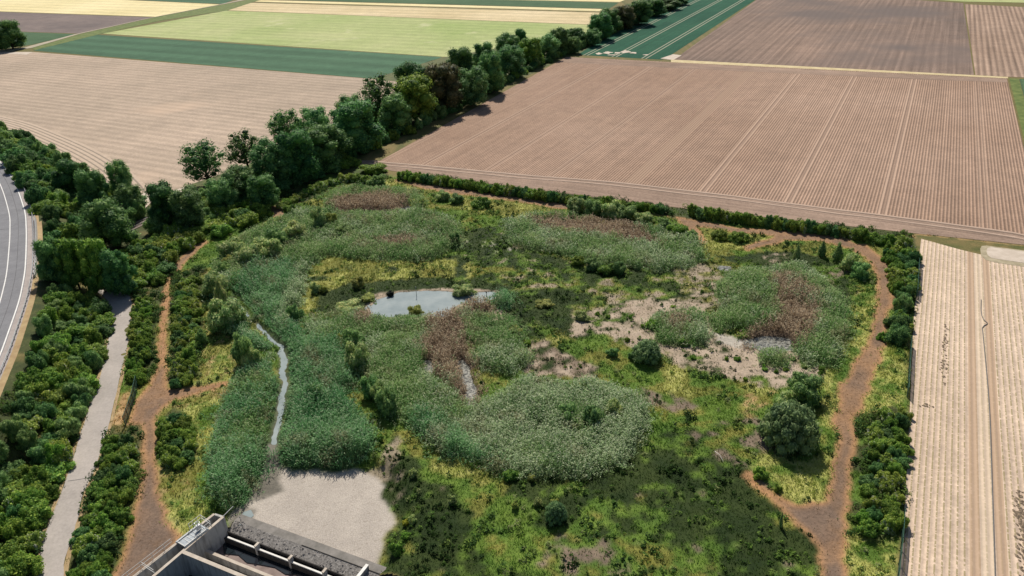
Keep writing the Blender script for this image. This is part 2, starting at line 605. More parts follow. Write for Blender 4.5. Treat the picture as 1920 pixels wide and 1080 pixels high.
# west strip
reg([('meadow', .5), ('straw', .6), ('green', .8), ('ygrass', 1)], [(300, 560), (395, 500), (440, 640), (470, 700), (420, 780), (400, 850), (385, 940), (420, 985), (340, 1000), (295, 940), (300, 740)], 2.2, .4)
reg([('ygrass', .6), ('green', 1)], [(330, 770), (430, 740), (430, 780), (400, 840), (370, 860), (370, 790)], 2, .4)
reg([('ygrass', .7), ('green', 1)], [(310, 930), (400, 950), (400, 985), (345, 1010), (318, 970)], 2, .4)
reg([('green', 1)], [(370, 880), (440, 940), (400, 965), (360, 930)], 2, .6)
# paths
reg([('path', 1)], [(1055, 378), (840, 350), (745, 333), (740, 341), (840, 361), (1060, 392), (1150, 402), (1240, 404), (1300, 424), (1400, 437), (1450, 441), (1395, 462), (1400, 472), (1470, 452),
                    (1530, 452), (1590, 465), (1630, 490), (1642, 520), (1640, 560), (1632, 600), (1618, 650), (1592, 695), (1572, 735), (1562, 780), (1562, 830), (1555, 880), (1540, 940),
                    (1500, 945), (1460, 925), (1400, 885), (1385, 895), (1420, 920), (1460, 955), (1490, 985), (1530, 1035), (1535, 1100), (1575, 1100), (1590, 1000), (1600, 900), (1608, 860),
                    (1600, 830), (1612, 780), (1625, 740), (1648, 690), (1664, 640), (1668, 600), (1678, 555), (1676, 510), (1660, 485), (1620, 458), (1560, 441), (1480, 431), (1380, 424), (1290, 408), (1200, 398), (1120, 390)], 3, .45)
reg([('pathdark', .55), ('path', 1)], [(1490, 958), (1540, 950), (1580, 930), (1572, 1100), (1540, 1100), (1535, 1040), (1500, 985)], 2, .5)
reg('path', [(1262, 408), (1290, 415), (1312, 430), (1326, 455), (1314, 457), (1300, 436), (1280, 424)], 3, .3)
reg('path', [(476, 392), (510, 385), (540, 390), (560, 405), (535, 410), (500, 402)], 3, .5)
reg([('path', 1)], [(384, 448), (355, 468), (330, 492), (312, 515), (303, 560), (298, 600), (294, 690), (280, 720), (250, 750), (228, 815), (262, 830), (262, 900), (248, 960), (232, 1020), (205, 1110), (290, 1110), (345, 1005), (318, 975), (300, 930), (296, 830), (300, 770), (330, 750), (400, 730), (452, 717), (448, 708), (380, 722), (316, 728), (315, 690), (313, 600), (320, 560), (330, 520), (350, 492), (372, 472), (390, 455)], 2, .3)
reg([('pathdark', .85), ('path', 1)], [(268, 760), (300, 740), (296, 830), (292, 900), (305, 960), (330, 1010), (270, 1110), (215, 1110), (245, 1010), (262, 940), (275, 850)], 2, .5)
reg('straw', [(228, 742), (240, 735), (244, 760), (226, 805), (202, 830), (205, 800)], 2, .3)
# reeds
reg([('tealreed', .4), ('palereed', .6), ('green', 1)], [(390, 520), (405, 505), (430, 560), (465, 610), (505, 650), (518, 690), (500, 690), (470, 655), (430, 620), (400, 590)], 2.5, .8)
reg([('reed', .75), ('palereed', 1)], [(395, 500), (440, 455), (500, 420), (560, 395), (640, 400), (700, 400), (780, 395), (850, 410), (870, 440), (860, 470), (780, 490), (700, 492), (620, 478), (575, 500), (556, 540), (545, 585), (490, 560), (430, 545), (400, 520)], 4)
reg([('reed', 1)], [(600, 372), (640, 358), (700, 352), (780, 362), (800, 380), (780, 400), (700, 402), (620, 400)], 3)
reg([('tealreed', 1)], [(435, 545), (480, 500), (540, 500), (555, 530), (545, 600), (575, 650), (640, 640), (660, 690), (690, 770), (700, 810), (690, 845), (640, 882), (575, 885), (512, 875), (515, 830), (528, 790), (540, 720), (540, 655), (505, 625), (470, 585)], 4, .8)
reg([('palereed', 1)], [(552, 500), (575, 495), (565, 560), (530, 620), (510, 600), (545, 540)], 4, 1)
reg([('reed', .6), ('palereed', 1)], [(560, 600), (620, 590), (700, 600), (790, 592), (850, 600), (870, 640), (820, 660), (800, 700), (840, 740), (870, 770), (940, 740), (1000, 710), (1130, 720), (1180, 760), (1100, 780), (950, 800), (860, 850), (770, 810), (730, 780), (690, 720), (640, 640), (590, 645)], 4)
reg([('palereed', .93), ('reed', 1)], [(870, 790), (960, 740), (1050, 718), (1150, 728), (1215, 760), (1222, 810), (1190, 850), (1130, 890), (1060, 900), (980, 895), (900, 870), (840, 840)], 4, 1)
reg([('tealreed', .8), ('palereed', 1)], [(770, 780), (850, 790), (860, 830), (900, 870), (960, 890), (900, 885), (810, 840), (765, 805)], 4, .8)
reg([('tealreed', .6), ('reed', 1)], [(440, 715), (480, 680), (522, 705), (524, 750), (512, 800), (504, 840), (495, 880), (450, 945), (415, 955), (388, 930), (386, 870), (405, 800)], 3, .6)
reg([('green', .7), ('meadow', 1)], [(640, 728), (680, 735), (705, 790), (690, 800), (655, 765)], 3, .5)
reg([('reed', .55), ('palereed', 1)], [(940, 420), (1000, 405), (1070, 405), (1160, 425), (1240, 430), (1310, 455), (1325, 485), (1300, 502), (1240, 512), (1150, 498), (1080, 488), (1000, 470), (950, 455)], 3)
reg([('reed', .7), ('palereed', 1)], [(1345, 530), (1400, 508), (1500, 500), (1540, 520), (1590, 570), (1588, 630), (1565, 680), (1510, 690), (1480, 650), (1420, 625), (1360, 615), (1345, 590)], 3)
reg('reed', [(865, 612), (900, 592), (955, 598), (985, 630), (975, 652), (900, 655), (870, 640)], 3, .6)
reg([('reed', .7), ('palereed', 1)], [(885, 665), (930, 652), (985, 655), (1000, 680), (960, 705), (905, 700)], 3, .6)
reg('tealreed', [(925, 560), (955, 555), (965, 575), (930, 585)], 3, .6)
reg([('reed', .6), ('palereed', 1)], [(1212, 605), (1240, 590), (1320, 600), (1332, 640), (1300, 652), (1235, 645)], 2, .6)
reg('reed', [(1330, 595), (1390, 590), (1400, 618), (1345, 620)], 2, .6)
reg('reed', [(1265, 590), (1320, 588), (1325, 606), (1275, 606)], 2, .5)
reg('reed', [(1425, 665), (1470, 660), (1480, 685), (1430, 690)], 2, .5)
reg('brownreed', [(612, 388), (640, 374), (700, 366), (762, 370), (772, 388), (742, 400), (640, 402)], 3, .6)
reg('brownreed', [(700, 452), (770, 447), (790, 460), (740, 466), (705, 464)], 3, .5)
reg('brownreed', [(985, 413), (1050, 412), (1160, 420), (1222, 442), (1240, 465), (1185, 458), (1100, 442), (1010, 432)], 3, .8)
reg([('brownreed', .85), ('palereed', 1)], [(1440, 525), (1485, 515), (1530, 548), (1535, 600), (1512, 645), (1480, 660), (1400, 655), (1385, 640), (1425, 612), (1462, 600), (1450, 560)], 3, .8)
reg([('brownreed', .8), ('palereed', 1)], [(830, 575), (870, 558), (920, 562), (918, 582), (880, 600), (868, 640), (890, 680), (895, 730), (890, 765), (868, 765), (850, 725), (800, 692), (785, 650), (800, 610)], 2.2, .8)
reg('brownreed', [(665, 592), (690, 585), (700, 600), (690, 612), (670, 608)], 3, .3)
reg([('brownreed', .6), ('palereed', 1)], [(1245, 606), (1300, 600), (1310, 616), (1255, 622)], 2, .4)
# open mud and water
reg([('soil', .6), ('gravel', 1)], [(690, 552), (745, 545), (830, 540), (935, 545), (945, 560), (900, 562), (860, 585), (790, 600), (712, 600), (685, 585)], 2, .25)
pond_px = [(695, 576), (712, 560), (748, 548), (800, 545), (845, 547), (862, 552), (890, 548), (925, 546), (930, 556), (905, 566), (868, 566), (846, 575), (838, 592), (790, 590), (740, 590), (715, 597), (700, 592)]
reg('water', pond_px, 2, .15)
stream_px = [(430, 556), (440, 556), (462, 585), (490, 612), (512, 632), (535, 648), (543, 668), (536, 690), (540, 725), (536, 760), (524, 790), (520, 828), (508, 832), (512, 790), (518, 760), (526, 720), (524, 670), (518, 648), (495, 628), (470, 600), (448, 582)]
reg('water', stream_px, 2, .38)
reg('wetmud', [(503, 828), (520, 828), (522, 850), (530, 884), (494, 888), (500, 852)], 2, .3)
pool_px = [[(745, 392), (770, 385), (772, 396), (755, 400)], [(640, 397), (740, 395), (735, 402), (645, 403)], [(792, 676), (806, 674), (812, 700), (798, 702)], [(862, 672), (880, 690), (890, 725), (884, 760), (874, 760), (872, 720), (858, 690)],
           [(1395, 636), (1440, 630), (1480, 634), (1488, 655), (1440, 664), (1420, 650), (1400, 650)], [(1340, 625), (1400, 640), (1395, 655), (1345, 640)], [(1345, 497), (1372, 500), (1368, 507), (1350, 504)]]
for i in (0, 1, 2, 3, 4, 6):
    reg('water', pool_px[i], 2, .25)
reg('white', pool_px[5], 2, .5)
reg([('soil', .7), ('gravel', 1)], [(915, 585), (945, 582), (948, 598), (925, 602)], 2, .5)
mud_px = [(425, 975), (462, 935), (495, 890), (530, 880), (560, 884), (600, 880), (640, 884), (670, 882), (698, 893), (718, 916), (724, 935), (735, 965), (738, 990), (712, 1030), (708, 1062), (682, 1078), (560, 1034), (440, 990)]
mud_w = poly(mud_px, MZ)
REG.append(([('mud', 1.0)], mud_w, 3.0, .5))
for p in ([(425, 992), (436, 968), (456, 945), (466, 940), (462, 962), (474, 975), (480, 992), (520, 1012), (600, 1040), (660, 1058), (690, 1062), (680, 1078), (560, 1036), (440, 996)], [(440, 975), (455, 955), (475, 950), (485, 965), (462, 985), (470, 1000), (445, 992)], [(462, 945), (486, 905), (498, 872), (528, 872), (522, 902), (534, 922), (506, 934), (480, 942)]):
    REG.append(([('wetmud', 1.0)], poly(p, MZ), 2.0, .4))
# roadside, woods
reg([('wood', .8), ('verge', 1)], [(-80, 200), (0, 225), (140, 285), (275, 350), (350, 350), (470, 385), (385, 445), (315, 505), (298, 600), (250, 530), (205, 600), (195, 700), (150, 800), (60, 1100), (-150, 1100), (-300, 600), (-250, 300)], 4, .3)
reg([('wood', .7), ('verge', 1)], [(250, 530), (296, 540), (290, 700), (270, 720), (236, 725), (245, 600)], 3, .3)
reg([('wood', .7), ('verge', 1)], [(205, 795), (268, 795), (262, 900), (230, 1010), (205, 1110), (112, 1110), (170, 900)], 3, .3)
reg([('wood', .7), ('meadow', 1)], [(320, 510), (385, 500), (375, 700), (318, 725)], 3, .3)
reg([('wood', .7), ('green', 1)], [(300, 790), (330, 760), (365, 790), (368, 860), (330, 875), (298, 870)], 3, .3)
reg([('wood', 1)], [(470, 385), (350, 350), (560, 250), (800, 110), (1060, 60), (1260, -20), (1300, -20), (1090, 98), (900, 185), (665, 298), (560, 350)], 4, .3)
reg([('wood', .7), ('green', 1)], [(512, 385), (540, 345), (640, 310), (725, 320), (722, 345), (640, 345), (570, 380)], 4, .3)
reg([('wood', .6), ('green', 1)], [(1605, 780), (1700, 755), (1700, 990), (1595, 985)], 3, .3)
reg([('wood', .6), ('green', 1)], [(1660, 440), (1725, 445), (1715, 640), (1660, 640), (1680, 540)], 3, .3)
reg([('wood', .8), ('green', 1)], [(745, 322), (1000, 355), (1240, 385), (1700, 432), (1690, 462), (1500, 432), (1250, 404), (1000, 374), (745, 338)], 3, .3)
reg([('verge', .5), ('straw', 1)], [(1700, 435), (1930, 458), (1930, 468), (1715, 447)], 2, .3)

reg('none', [(1716, 440), (1925, 462), (1940, 1110), (1676, 1110), (1696, 900), (1706, 700), (1720, 520)], 2, 0)
reg('none', [(655, 308), (745, 322), (1240, 386), (1700, 436), (1970, 466), (2200, 300), (1900, -40), (1300, -30), (1062, 104)], 2, 0)
reg('none', [(-600, 60), (0, 97), (690, 147), (760, 150), (640, 250), (340, 352), (318, 366), (262, 372), (230, 318), (130, 265), (0, 225), (-600, 120)], 2, 0)
reg('none', [(203, 570), (196, 560), (150, 545), (60, 535), (60, 505), (150, 515), (238, 548), (246, 565), (243, 620), (227, 700), (209, 778), (178, 880), (146, 972), (121, 1060), (114, 1130), (62, 1130), (76, 1035), (108, 942), (131, 880), (155, 804), (176, 740), (200, 652), (208, 592)], 2, 0)
REG.append(([('none', 1.0)], hole, 2, 0))
# ---- grid: fine over the reserve, widening to the horizon
def axis(a0, a1, s, left, right):
    m = np.arange(a0, a1 + 1e-6, s)
    lo, hi = [], []
    for base, arr, sg in ((a0, left, -1), (a1, right, 1)):
        p = base
        out = []
        for step, end in arr:
            while (end - p) * sg > 0:
                p += sg * step
                out.append(p)
        (lo if sg < 0 else hi).extend(out)
    return np.array(lo[::-1] + list(m) + hi)


GX = axis(-80, 122, .3, [(1.2, -200), (40, -600), (900, -9000)], [(2, 140), (40, 600), (900, 9000)])
GY = axis(46, 204, .3, [(2, 30), (30, -100), (900, -6000)], [(1.2, 300), (30, 1000), (900, 12000)])
nx, ny = len(GX), len(GY)
XX, YY = np.meshgrid(GX, GY, indexing='ij')
x, y = XX.ravel(), YY.ravel()
near = (x > -205) & (x < 145) & (y > 28) & (y < 320)
xn, yn = x[near], y[near]
cid_n = np.full(xn.shape, CLS['verge']['i'])
w1 = (fbm(xn, yn, 3.0, 11) - .5) * 2
w2 = (fbm(xn, yn, 3.0, 12) - .5) * 2
w3 = (fbm(xn, yn, .9, 13, 2) - .5)
w4 = (fbm(xn, yn, .9, 14, 2) - .5)
for k, (spec, P, ns, warp) in enumerate(REG):
    bb = (xn > P[:, 0].min() - 4) & (xn < P[:, 0].max() + 4) & (yn > P[:, 1].min() - 4) & (yn < P[:, 1].max() + 4)
    ids = np.nonzero(bb)[0]
    xs = xn[ids] + (w1[ids] * 1.8 + w3[ids] * 1.4) * warp
    ys = yn[ids] + (w2[ids] * 1.8 + w4[ids] * 1.4) * warp
    m = inside(P, xs, ys)
    ids = ids[m]
    if len(spec) == 1:
        cid_n[ids] = CLS[spec[0][0]]['i']
    else:
        f = fbm(xn[ids], yn[ids], ns, 31 + k, 4)
        f = np.clip((f - .5) * 1.9 + .5, 0, .9999)
        lo = 0
        for c, hi in spec:
            s = (f >= lo) & (f < hi)
            cid_n[ids[s]] = CLS[c]['i']
            lo = hi
cid = np.full(x.shape, CLS['verge']['i'])
cid[near] = cid_n
CG = cid.reshape(nx, ny)
wetm = np.zeros(x.shape, bool)
wetm[near] = inside(poly(wet_px), xn, yn)


def blur(A, n):
    for _ in range(n):
        B = A.copy()
        B[1:-1] = (A[:-2] + 2 * A[1:-1] + A[2:]) / 4
        A = B.copy()
        A[:, 1:-1] = (B[:, :-2] + 2 * B[:, 1:-1] + B[:, 2:]) / 4
    return A


wetf = blur(wetm.reshape(nx, ny).astype(float), 10)
isw = (CG == CLS['water']['i']).astype(float)
depth = blur(isw, 2)
mudm = np.zeros(x.shape, bool)
mudm[near] = inside(mud_w, xn, yn) | (dist_line(mud_w, xn, yn) < 2.2)
mudm &= True
mudf = blur(mudm.reshape(nx, ny).astype(float), 10)
# keep the low mud away from the grassy land beside the channel wall
hum = fbm(XX, YY, 2.4, 71, 3) - .5
hum2 = fbm(XX, YY, 14.0, 73, 2) - .5
veg = 1 - np.isin(CG, [CLS[c]['i'] for c in ('mud', 'path', 'pathdark', 'soil', 'wetmud')]).astype(float)
veg = blur(veg, 1)
HG = wetf * (hum * (.12 + .4 * veg) + hum2 * .5) * (1 - mudf)
flat = blur(np.maximum(isw, 0), 6)
HG = HG * (1 - np.clip(flat * 2, 0, 1)) - .55 * depth
HG = np.where(mudf > 0, HG * (1 - mudf) + MZ * mudf, HG)
HG += hfun(x, y).reshape(nx, ny) * near.reshape(nx, ny)


def lerp_grid(G, px, py):
    i = np.clip(np.searchsorted(GX, px) - 1, 0, nx - 2)
    j = np.clip(np.searchsorted(GY, py) - 1, 0, ny - 2)
    fx = (px - GX[i]) / (GX[i + 1] - GX[i])
    fy = (py - GY[j]) / (GY[j + 1] - GY[j])
    return (G[i, j] * (1 - fx) + G[i + 1, j] * fx) * (1 - fy) + (G[i, j + 1] * (1 - fx) + G[i + 1, j + 1] * fx) * fy


def zat(px, py):
    return float(lerp_grid(HG, np.array([px]), np.array([py]))[0])


g1 = np.array([CLS[n]['g1'] for n in names])
g2 = np.array([CLS[n]['g2'] for n in names])
gn = np.clip((fbm(x, y, 2.2, 91, 4) - .5) * 2.2 + .5, 0, 1)[:, None]
gcol = g1[cid] * (1 - gn) + g2[cid] * gn
PM = np.isin(CG, [CLS['path']['i'], CLS['pathdark']['i']]).astype(float)
PB = (sstep(.72, .98, blur(PM, 9)) * PM).ravel()[:, None]
pn = fbm(x, y, 1.1, 97, 3)[:, None]
worn = np.array([.165, .115, .085]) * (.8 + .45 * pn)
orange = np.array([.40, .22, .105]) * (.75 + .5 * pn)
wf = np.clip(PB * (.35 + 1.0 * fbm(x, y, 5.0, 98, 3)[:, None]), 0, 1)
gcol = np.where(PM.ravel()[:, None] > 0, (orange * (1 - wf) + worn * wf) * .7 + gcol * .3, gcol)
gc = gcol.reshape(nx, ny, 3)
gc = np.stack([blur(gc[:, :, k], 1) for k in range(3)], 2)
alpha = (CG == CLS['mud']['i']).astype(float)
gcol = np.concatenate([gc.reshape(-1, 3), alpha.reshape(-1, 1)], 1)
I, J = np.meshgrid(np.arange(nx - 1), np.arange(ny - 1), indexing='ij')
q = np.stack([I * ny + J, (I + 1) * ny + J, (I + 1) * ny + J + 1, I * ny + J + 1], -1).reshape(-1, 4)
cx, cy = (GX[I] + GX[I + 1]).ravel() / 2, (GY[J] + GY[J + 1]).ravel() / 2
m = (np.abs(cx) < 120) & (cy > 30) & (cy < 120)
kill = np.zeros(len(q), bool)
kill[m] = inside(hole, cx[m], cy[m])
q = q[~kill]
verts = np.stack([x, y, HG.ravel()], 1)
gme = np_mesh('ground', verts, q, gcol, smooth=True)
ground = link('ground', gme, attr_mat('ground_mat', cracks=True))
ground['kind'] = 'structure'

# ---- water
wm, t, b = newmat('milky_water', 0.12, 0.5)
t.links.new(ramp(t, noise(t, .25, 4), [(.3, (.20, .245, .25)), (.7, (.30, .34, .335))]), b.inputs['Base Color'])
bump(t, b, noise(t, 2.5, 3), .08, .05)
wm2, t, b = newmat('scummy_water', 0.1, 0.4)
t.links.new(ramp(t, noise(t, 2.6, 6, rough=.75), [(.4, (.02, .024, .02)), (.66, (.42, .41, .36))]), b.inputs['Base Color'])


def grow(P, d):
    c = P.mean(0)
    return c + (P - c) * (1 + d / np.linalg.norm(P - c, axis=1)[:, None])


sheet('pond_water', grow(poly(pond_px), 1.2), -.16, wm)
SL = smooth_line([at(a, b) for a, b in [(432, 552), (448, 570), (466, 593), (492, 620), (516, 640), (532, 662), (532, 695), (533, 730), (527, 768), (517, 800), (514, 826), (512, 838)]], 5)
SZ = np.minimum(-.3, np.maximum(lerp_grid(HG, SL[:, 0], SL[:, 1]) + .12, MZ + .02))
SLn = (offset_line(SL, 2.1) - SL) * np.clip((len(SL) - 1 - np.arange(len(SL))) / 12, .2, 1)[:, None]
st = link('stream_water', fix_up(strip_mesh('stream_water', SL - SLn, SL + SLn, SZ, SZ)), wm)
st['kind'] = 'structure'
for i in (0, 1, 2, 3, 4, 6):
    sheet('pool_water', grow(poly(pool_px[i]), .8), -.18, wm2)
sheet('pool_water', grow(poly([(440, 975), (455, 955), (475, 950), (485, 965), (462, 985), (445, 992)], MZ), -.6), MZ + .03, wm)

# ================================================================== FIELDS (flat sheets just above the ground)
def fpoly(uvs):
    return [uv(a, b) for a, b in uvs]


TR = []
LT = (.45, .32, .24)
for vv in (-140.2, -125.8, -105.3, -86.0, -44.4, -23.3, -2.3, 18.5):
    kk = (.35 + .3 * (int(vv * 7) % 3) / 2)
    TR += [(vv - .7, .3, kk, LT), (vv + .7, .3, kk, LT), (vv, .3, kk, (.24, .165, .125))]
TR += [(-63.4, 1.9, .85, (.34, .235, .17))]
F1 = field_mat('ridged_soil', (.35, .235, .17), (.43, .30, .225), row=.75, rowc=.58, big=.012, jitter=.12, trams=TR, bmp=.9)
FH = field_mat('headland_soil', (.27, .195, .15), (.34, .245, .19), row=.5, rowc=.8, along='v', jitter=.22)
# field east of the tree row: corners from the survey
e0 = at(668, 300)
e1 = at(1062, 107)
sheet('ploughed_field', [at(712, 302), e1, at(1888, 147), at(1962, 452), at(1900, 435), at(1740, 413), at(1540, 388), at(1380, 367), at(1180, 343), at(1000, 328), at(860, 315)], .05, F1)
sheet('field_headland', [at(668, 300), at(712, 302), at(860, 315), at(1000, 328), at(1180, 343), at(1380, 367), at(1540, 388), at(1740, 413), at(1900, 435), at(1962, 452), at(1965, 464), at(1700, 436), at(1240, 386), at(745, 322), at(655, 308)], .05, FH)
sheet('field_headland', [at(1066, 107), at(1270, 119), at(1888, 148), at(1889, 155), at(1700, 148), at(1270, 128), at(1045, 117)], .07, FH)
HB = smooth_line([at(*p) for p in ((700, 301), (860, 315), (1000, 328), (1180, 343), (1380, 367), (1540, 388), (1740, 413), (1900, 435), (1960, 450))], 5)
hl = simple('headland_rut', (.40, .29, .22), (.46, .34, .265), .5)
hd_ = simple('headland_rut_dark', (.2, .145, .11), (.26, .19, .15), .5)
for d0_, d1_, mm in ((.3, .9, hl), (1.0, 1.35, hd_), (2.6, 3.1, hl), (3.15, 3.5, hd_)):
    jo = lambda P, k: P + np.stack([fbm(P[:, 0], P[:, 1], 9.0, k) - .5] * 2, 1) * .7
    o = link('field_furrow', fix_up(strip_mesh('field_furrow', jo(offset_line(HB, d0_), 77), jo(offset_line(HB, d1_), 77), .085, .085)), mm)
    o['kind'] = 'structure'
F2 = field_mat('harrowed_soil', (.165, .125, .105), (.26, .185, .145), row=3.4, rowc=.9, big=.009, jitter=.24, bmp=.4, patch=(.007, .52, (.15, .12, .108)))
sheet('harrowed_field', [at(1262, 113), at(1418, 0), at(1440, -18), at(1806, 6), at(1826, 141)], .05, F2)
F3 = field_mat('ridged_pale_soil', (.31, .22, .165), (.38, .275, .21), row=2.2, rowc=.62, jitter=.25)
sheet('ploughed_field', [at(1809, 8), at(2100, 22), at(2180, 158), at(1829, 141)], .05, F3)
strawm = simple('dry_grass_strip', (.42, .33, .17), (.6, .5, .3), .4)
sheet('grass_verge', [at(1258, 112), at(1890, 144.5), at(1890, 147.5), at(1258, 117)], .1, strawm)
vg = simple('verge_green', (.06, .1, .02), (.16, .19, .05), .3)
sheet('grass_verge', [at(1892, 147), at(1910, 148), at(1990, 452), at(1966, 452)], .1, vg)
greenf = field_mat('green_crop', (.06, .115, .06), (.08, .14, .075), big=.02, jitter=.12, row=1.5, rowc=.85)
sheet('green_field', [at(1911, 148), at(2300, 170), at(2500, 520), at(1990, 452)], .06, greenf)
TL = []
for vv in (-143.6, -129.0, -114.3):
    TL += [(vv - 1.0, .32, .8, (.36, .34, .26)), (vv + 1.0, .32, .8, (.36, .34, .26))]
F4 = field_mat('leafy_teal_crop', (.018, .085, .052), (.03, .11, .065), row=.9, rowc=.7, big=.03, jitter=.15, trams=TL)
sheet('crop_field', [at(1083, 103), at(1100, 92), at(1268, 0), at(1290, -16), at(1436, -16), at(1416, 0), at(1247, 110.5), at(1240, 112)], .05, F4)
pale = simple('pale_soil', (.42, .35, .28), (.58, .5, .42), .5)
for cx_, cy_, w_, h_ in ((1122, 101, 8, 2.2), (1139, 99, 10, 2.6), (1157, 99.5, 8, 2), (1172, 97, 11, 2.6), (1188, 99, 8, 1.8), (1150, 103, 14, 1), (1212, 103, 7, 1.4)):
    sheet('bare_soil', [at(cx_ + w_ * math.cos(a_) * random.uniform(.5, 1.2), cy_ + h_ * math.sin(a_) * random.uniform(.4, 1.2)) for a_ in np.linspace(0, 6.0, 11)], .09, pale)
sheet('bare_soil', [at(1238, 110), at(1262, 102), at(1278, 104), at(1262, 113)], .09, pale)
# western stubble field and its neighbours
F5 = field_mat('stubble', (.33, .265, .205), (.43, .34, .265), row=4.2, rowc=.96, along='v', big=.014, jitter=.09, patch=(.012, .6, (.50, .375, .28)), bmp=.8)
sheet('stubble_field', [at(-260, 82), at(0, 97), at(60, 97.5), at(690, 147.5), at(760, 155), at(640, 250), at(340, 352), at(318, 366), at(262, 372), at(0, 262), at(-200, 190)], .05, F5)
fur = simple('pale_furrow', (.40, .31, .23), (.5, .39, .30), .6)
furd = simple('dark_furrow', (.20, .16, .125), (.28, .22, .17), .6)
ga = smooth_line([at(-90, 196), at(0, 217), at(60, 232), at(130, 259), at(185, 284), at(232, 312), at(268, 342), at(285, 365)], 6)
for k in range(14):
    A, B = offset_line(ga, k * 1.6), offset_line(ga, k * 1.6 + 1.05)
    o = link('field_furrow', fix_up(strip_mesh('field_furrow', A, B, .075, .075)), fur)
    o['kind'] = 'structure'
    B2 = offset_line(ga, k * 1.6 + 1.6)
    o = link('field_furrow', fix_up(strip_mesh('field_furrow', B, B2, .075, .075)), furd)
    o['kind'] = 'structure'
F6 = field_mat('dark_green_cereal', (.06, .125, .075), (.075, .15, .09), row=16.0, rowc=.85, along='v', big=.01, jitter=.12, bmp=.2)
sheet('green_field', [at(62, 95), at(180, 65), at(830, 107.5), at(700, 147.3), at(692, 147)], .06, F6)
F7 = field_mat('pale_green_crop', (.28, .35, .13), (.40, .42, .21), row=9, rowc=.95, along='v', big=.012, jitter=.12, patch=(.05, .6, (.47, .47, .27)), bmp=.2)
sheet('pale_green_field', [at(192, 63), at(425, 20), at(1112, 47), at(1100, 62), at(836, 107)], .06, F7)
F8 = field_mat('tan_stubble', (.50, .41, .24), (.60, .50, .32), row=12, rowc=.93, along='v', big=.015, jitter=.1, bmp=.2)
sheet('stubble_field', [at(428, 19.5), at(470, 5.5), at(1128, 24), at(1113, 46.5)], .06, F8)
cream = field_mat('ripe_cereal', (.60, .52, .28), (.70, .61, .36), row=14, rowc=.95, along='v', big=.012, jitter=.08, bmp=.1)
sheet('cereal_field', [at(474, 3), at(490, 0), at(1140, 17.5), at(1130, 21.5)], .06, cream)
sheet('green_field', [at(492, -1), at(520, -9), at(1160, 5), at(1142, 16.5)], .06, greenf)
sheet('cereal_field', [at(522, -10), at(540, -16), at(1180, -4), at(1162, 4)], .06, cream)
sheet('cereal_field', [at(-260, 8), at(-200, -12), at(60, -8), at(415, 8.5), at(292, 31.5), at(0, 21.5)], .06, cream)
F10 = field_mat('purple_grey_soil', (.15, .125, .12), (.21, .17, .155), along='v', big=.02, jitter=.1)
sheet('harrowed_field', [at(-260, 12), at(0, 22.5), at(289, 32.7), at(148, 63), at(0, 58)], .06, F10)
sheet('green_field', [at(-260, 52), at(0, 58.7), at(143, 64), at(60, 84), at(0, 92), at(-250, 76)], .06, greenf)
sheet('green_field', [at(60, -9), at(150, -22), at(470, -12), at(418, 7.5)], .06, F6)
far_g = field_mat('far_green', (.07, .13, .05), (.2, .24, .08), big=.004)
sheet('green_field', [at(1180, -20), at(1200, -50), at(2300, -20), at(2200, 10), at(1806, 3), at(1440, -19)], .06, F7)
dkg = simple('shaded_grass', (.045, .06, .02), (.12, .13, .04), .5)  # shade of the tree row is put into this grass colour
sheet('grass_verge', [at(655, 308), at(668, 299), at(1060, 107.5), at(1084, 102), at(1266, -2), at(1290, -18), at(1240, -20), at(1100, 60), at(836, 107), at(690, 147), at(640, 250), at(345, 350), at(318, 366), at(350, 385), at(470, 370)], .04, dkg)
lane = simple('lane_gravel', (.3, .27, .2), (.42, .36, .27), .2)
o = link('field_lane', fix_up(strip_mesh('field_lane', np.array([at(-40, 101), at(20, 96), at(60, 90), at(150, 63.5), at(289, 32.5), at(416, 8.5), at(460, 0), at(490, -12)]),
                              np.array([at(-40, 97), at(20, 93), at(50, 88), at(140, 64.5), at(284, 33), at(409, 9), at(450, 0), at(480, -12)]), .12, .12)), lane)
o['kind'] = 'structure'
o = link('grass_verge', fix_up(strip_mesh('grass_verge', np.array([at(66, 94), at(182, 65.5), at(300, 39), at(427, 19.8), at(472, 5), at(492, -1)]),
                               np.array([at(60, 90.5), at(150, 64), at(289, 33), at(416, 9), at(460, 1), at(482, -4)]), .09, .09)), vg)
o['kind'] = 'structure'
sheet('pale_soil_patch', [at(18, 98), at(62, 98), at(50, 103), at(10, 101)], .1, pale)
# pale seed-bed field on the east side
TS = [(15.5, .55, .8, (.40, .28, .19)), (18.2, .55, .8, (.40, .28, .19)), (16.8, .7, .5, (.58, .47, .35))]
F12 = field_mat('dry_seedbed', (.52, .405, .31), (.60, .475, .37), row=.75, rowc=.95, big=.02, jitter=.05, trams=TS, bmp=.5, dots=.44)
fence_v = 6.6
sheet('seedbed_field', [uv(20, 8.2), at(1681, 1090), at(1694, 980), at(1702, 860), at(1707, 740), at(1713, 600), at(1722, 500), at(1727, 448), uv(167, 14), uv(162.5, 30), uv(158, 90), uv(20, 90)], .05, F12)
hosem = simple('dark_rubber', (.12, .115, .11), (.18, .17, .16), 3, rough=.5)
mb = MB()
hp = [uv(60, 17.3), uv(90, 17.5), uv(110, 17.6), uv(130, 17.2), uv(134, 17.1)]
hp = smooth_line(hp, 10)
hp = list(hp) + [uv(135.0, 17.4), uv(135.6, 17.8), uv(136.2, 17.9), uv(137.0, 17.4), uv(138.6, 17.1), uv(141, 17.0), uv(145, 17.1)]
for i in range(len(hp) - 1):
    mb.tube((*hp[i], .14), (*hp[i + 1], .14), .07)
o = mb.build('irrigation_hose', hosem)
tag(o, 'thin dark irrigation hose lying between the two wheel ruts of the pale seedbed field', 'hose')
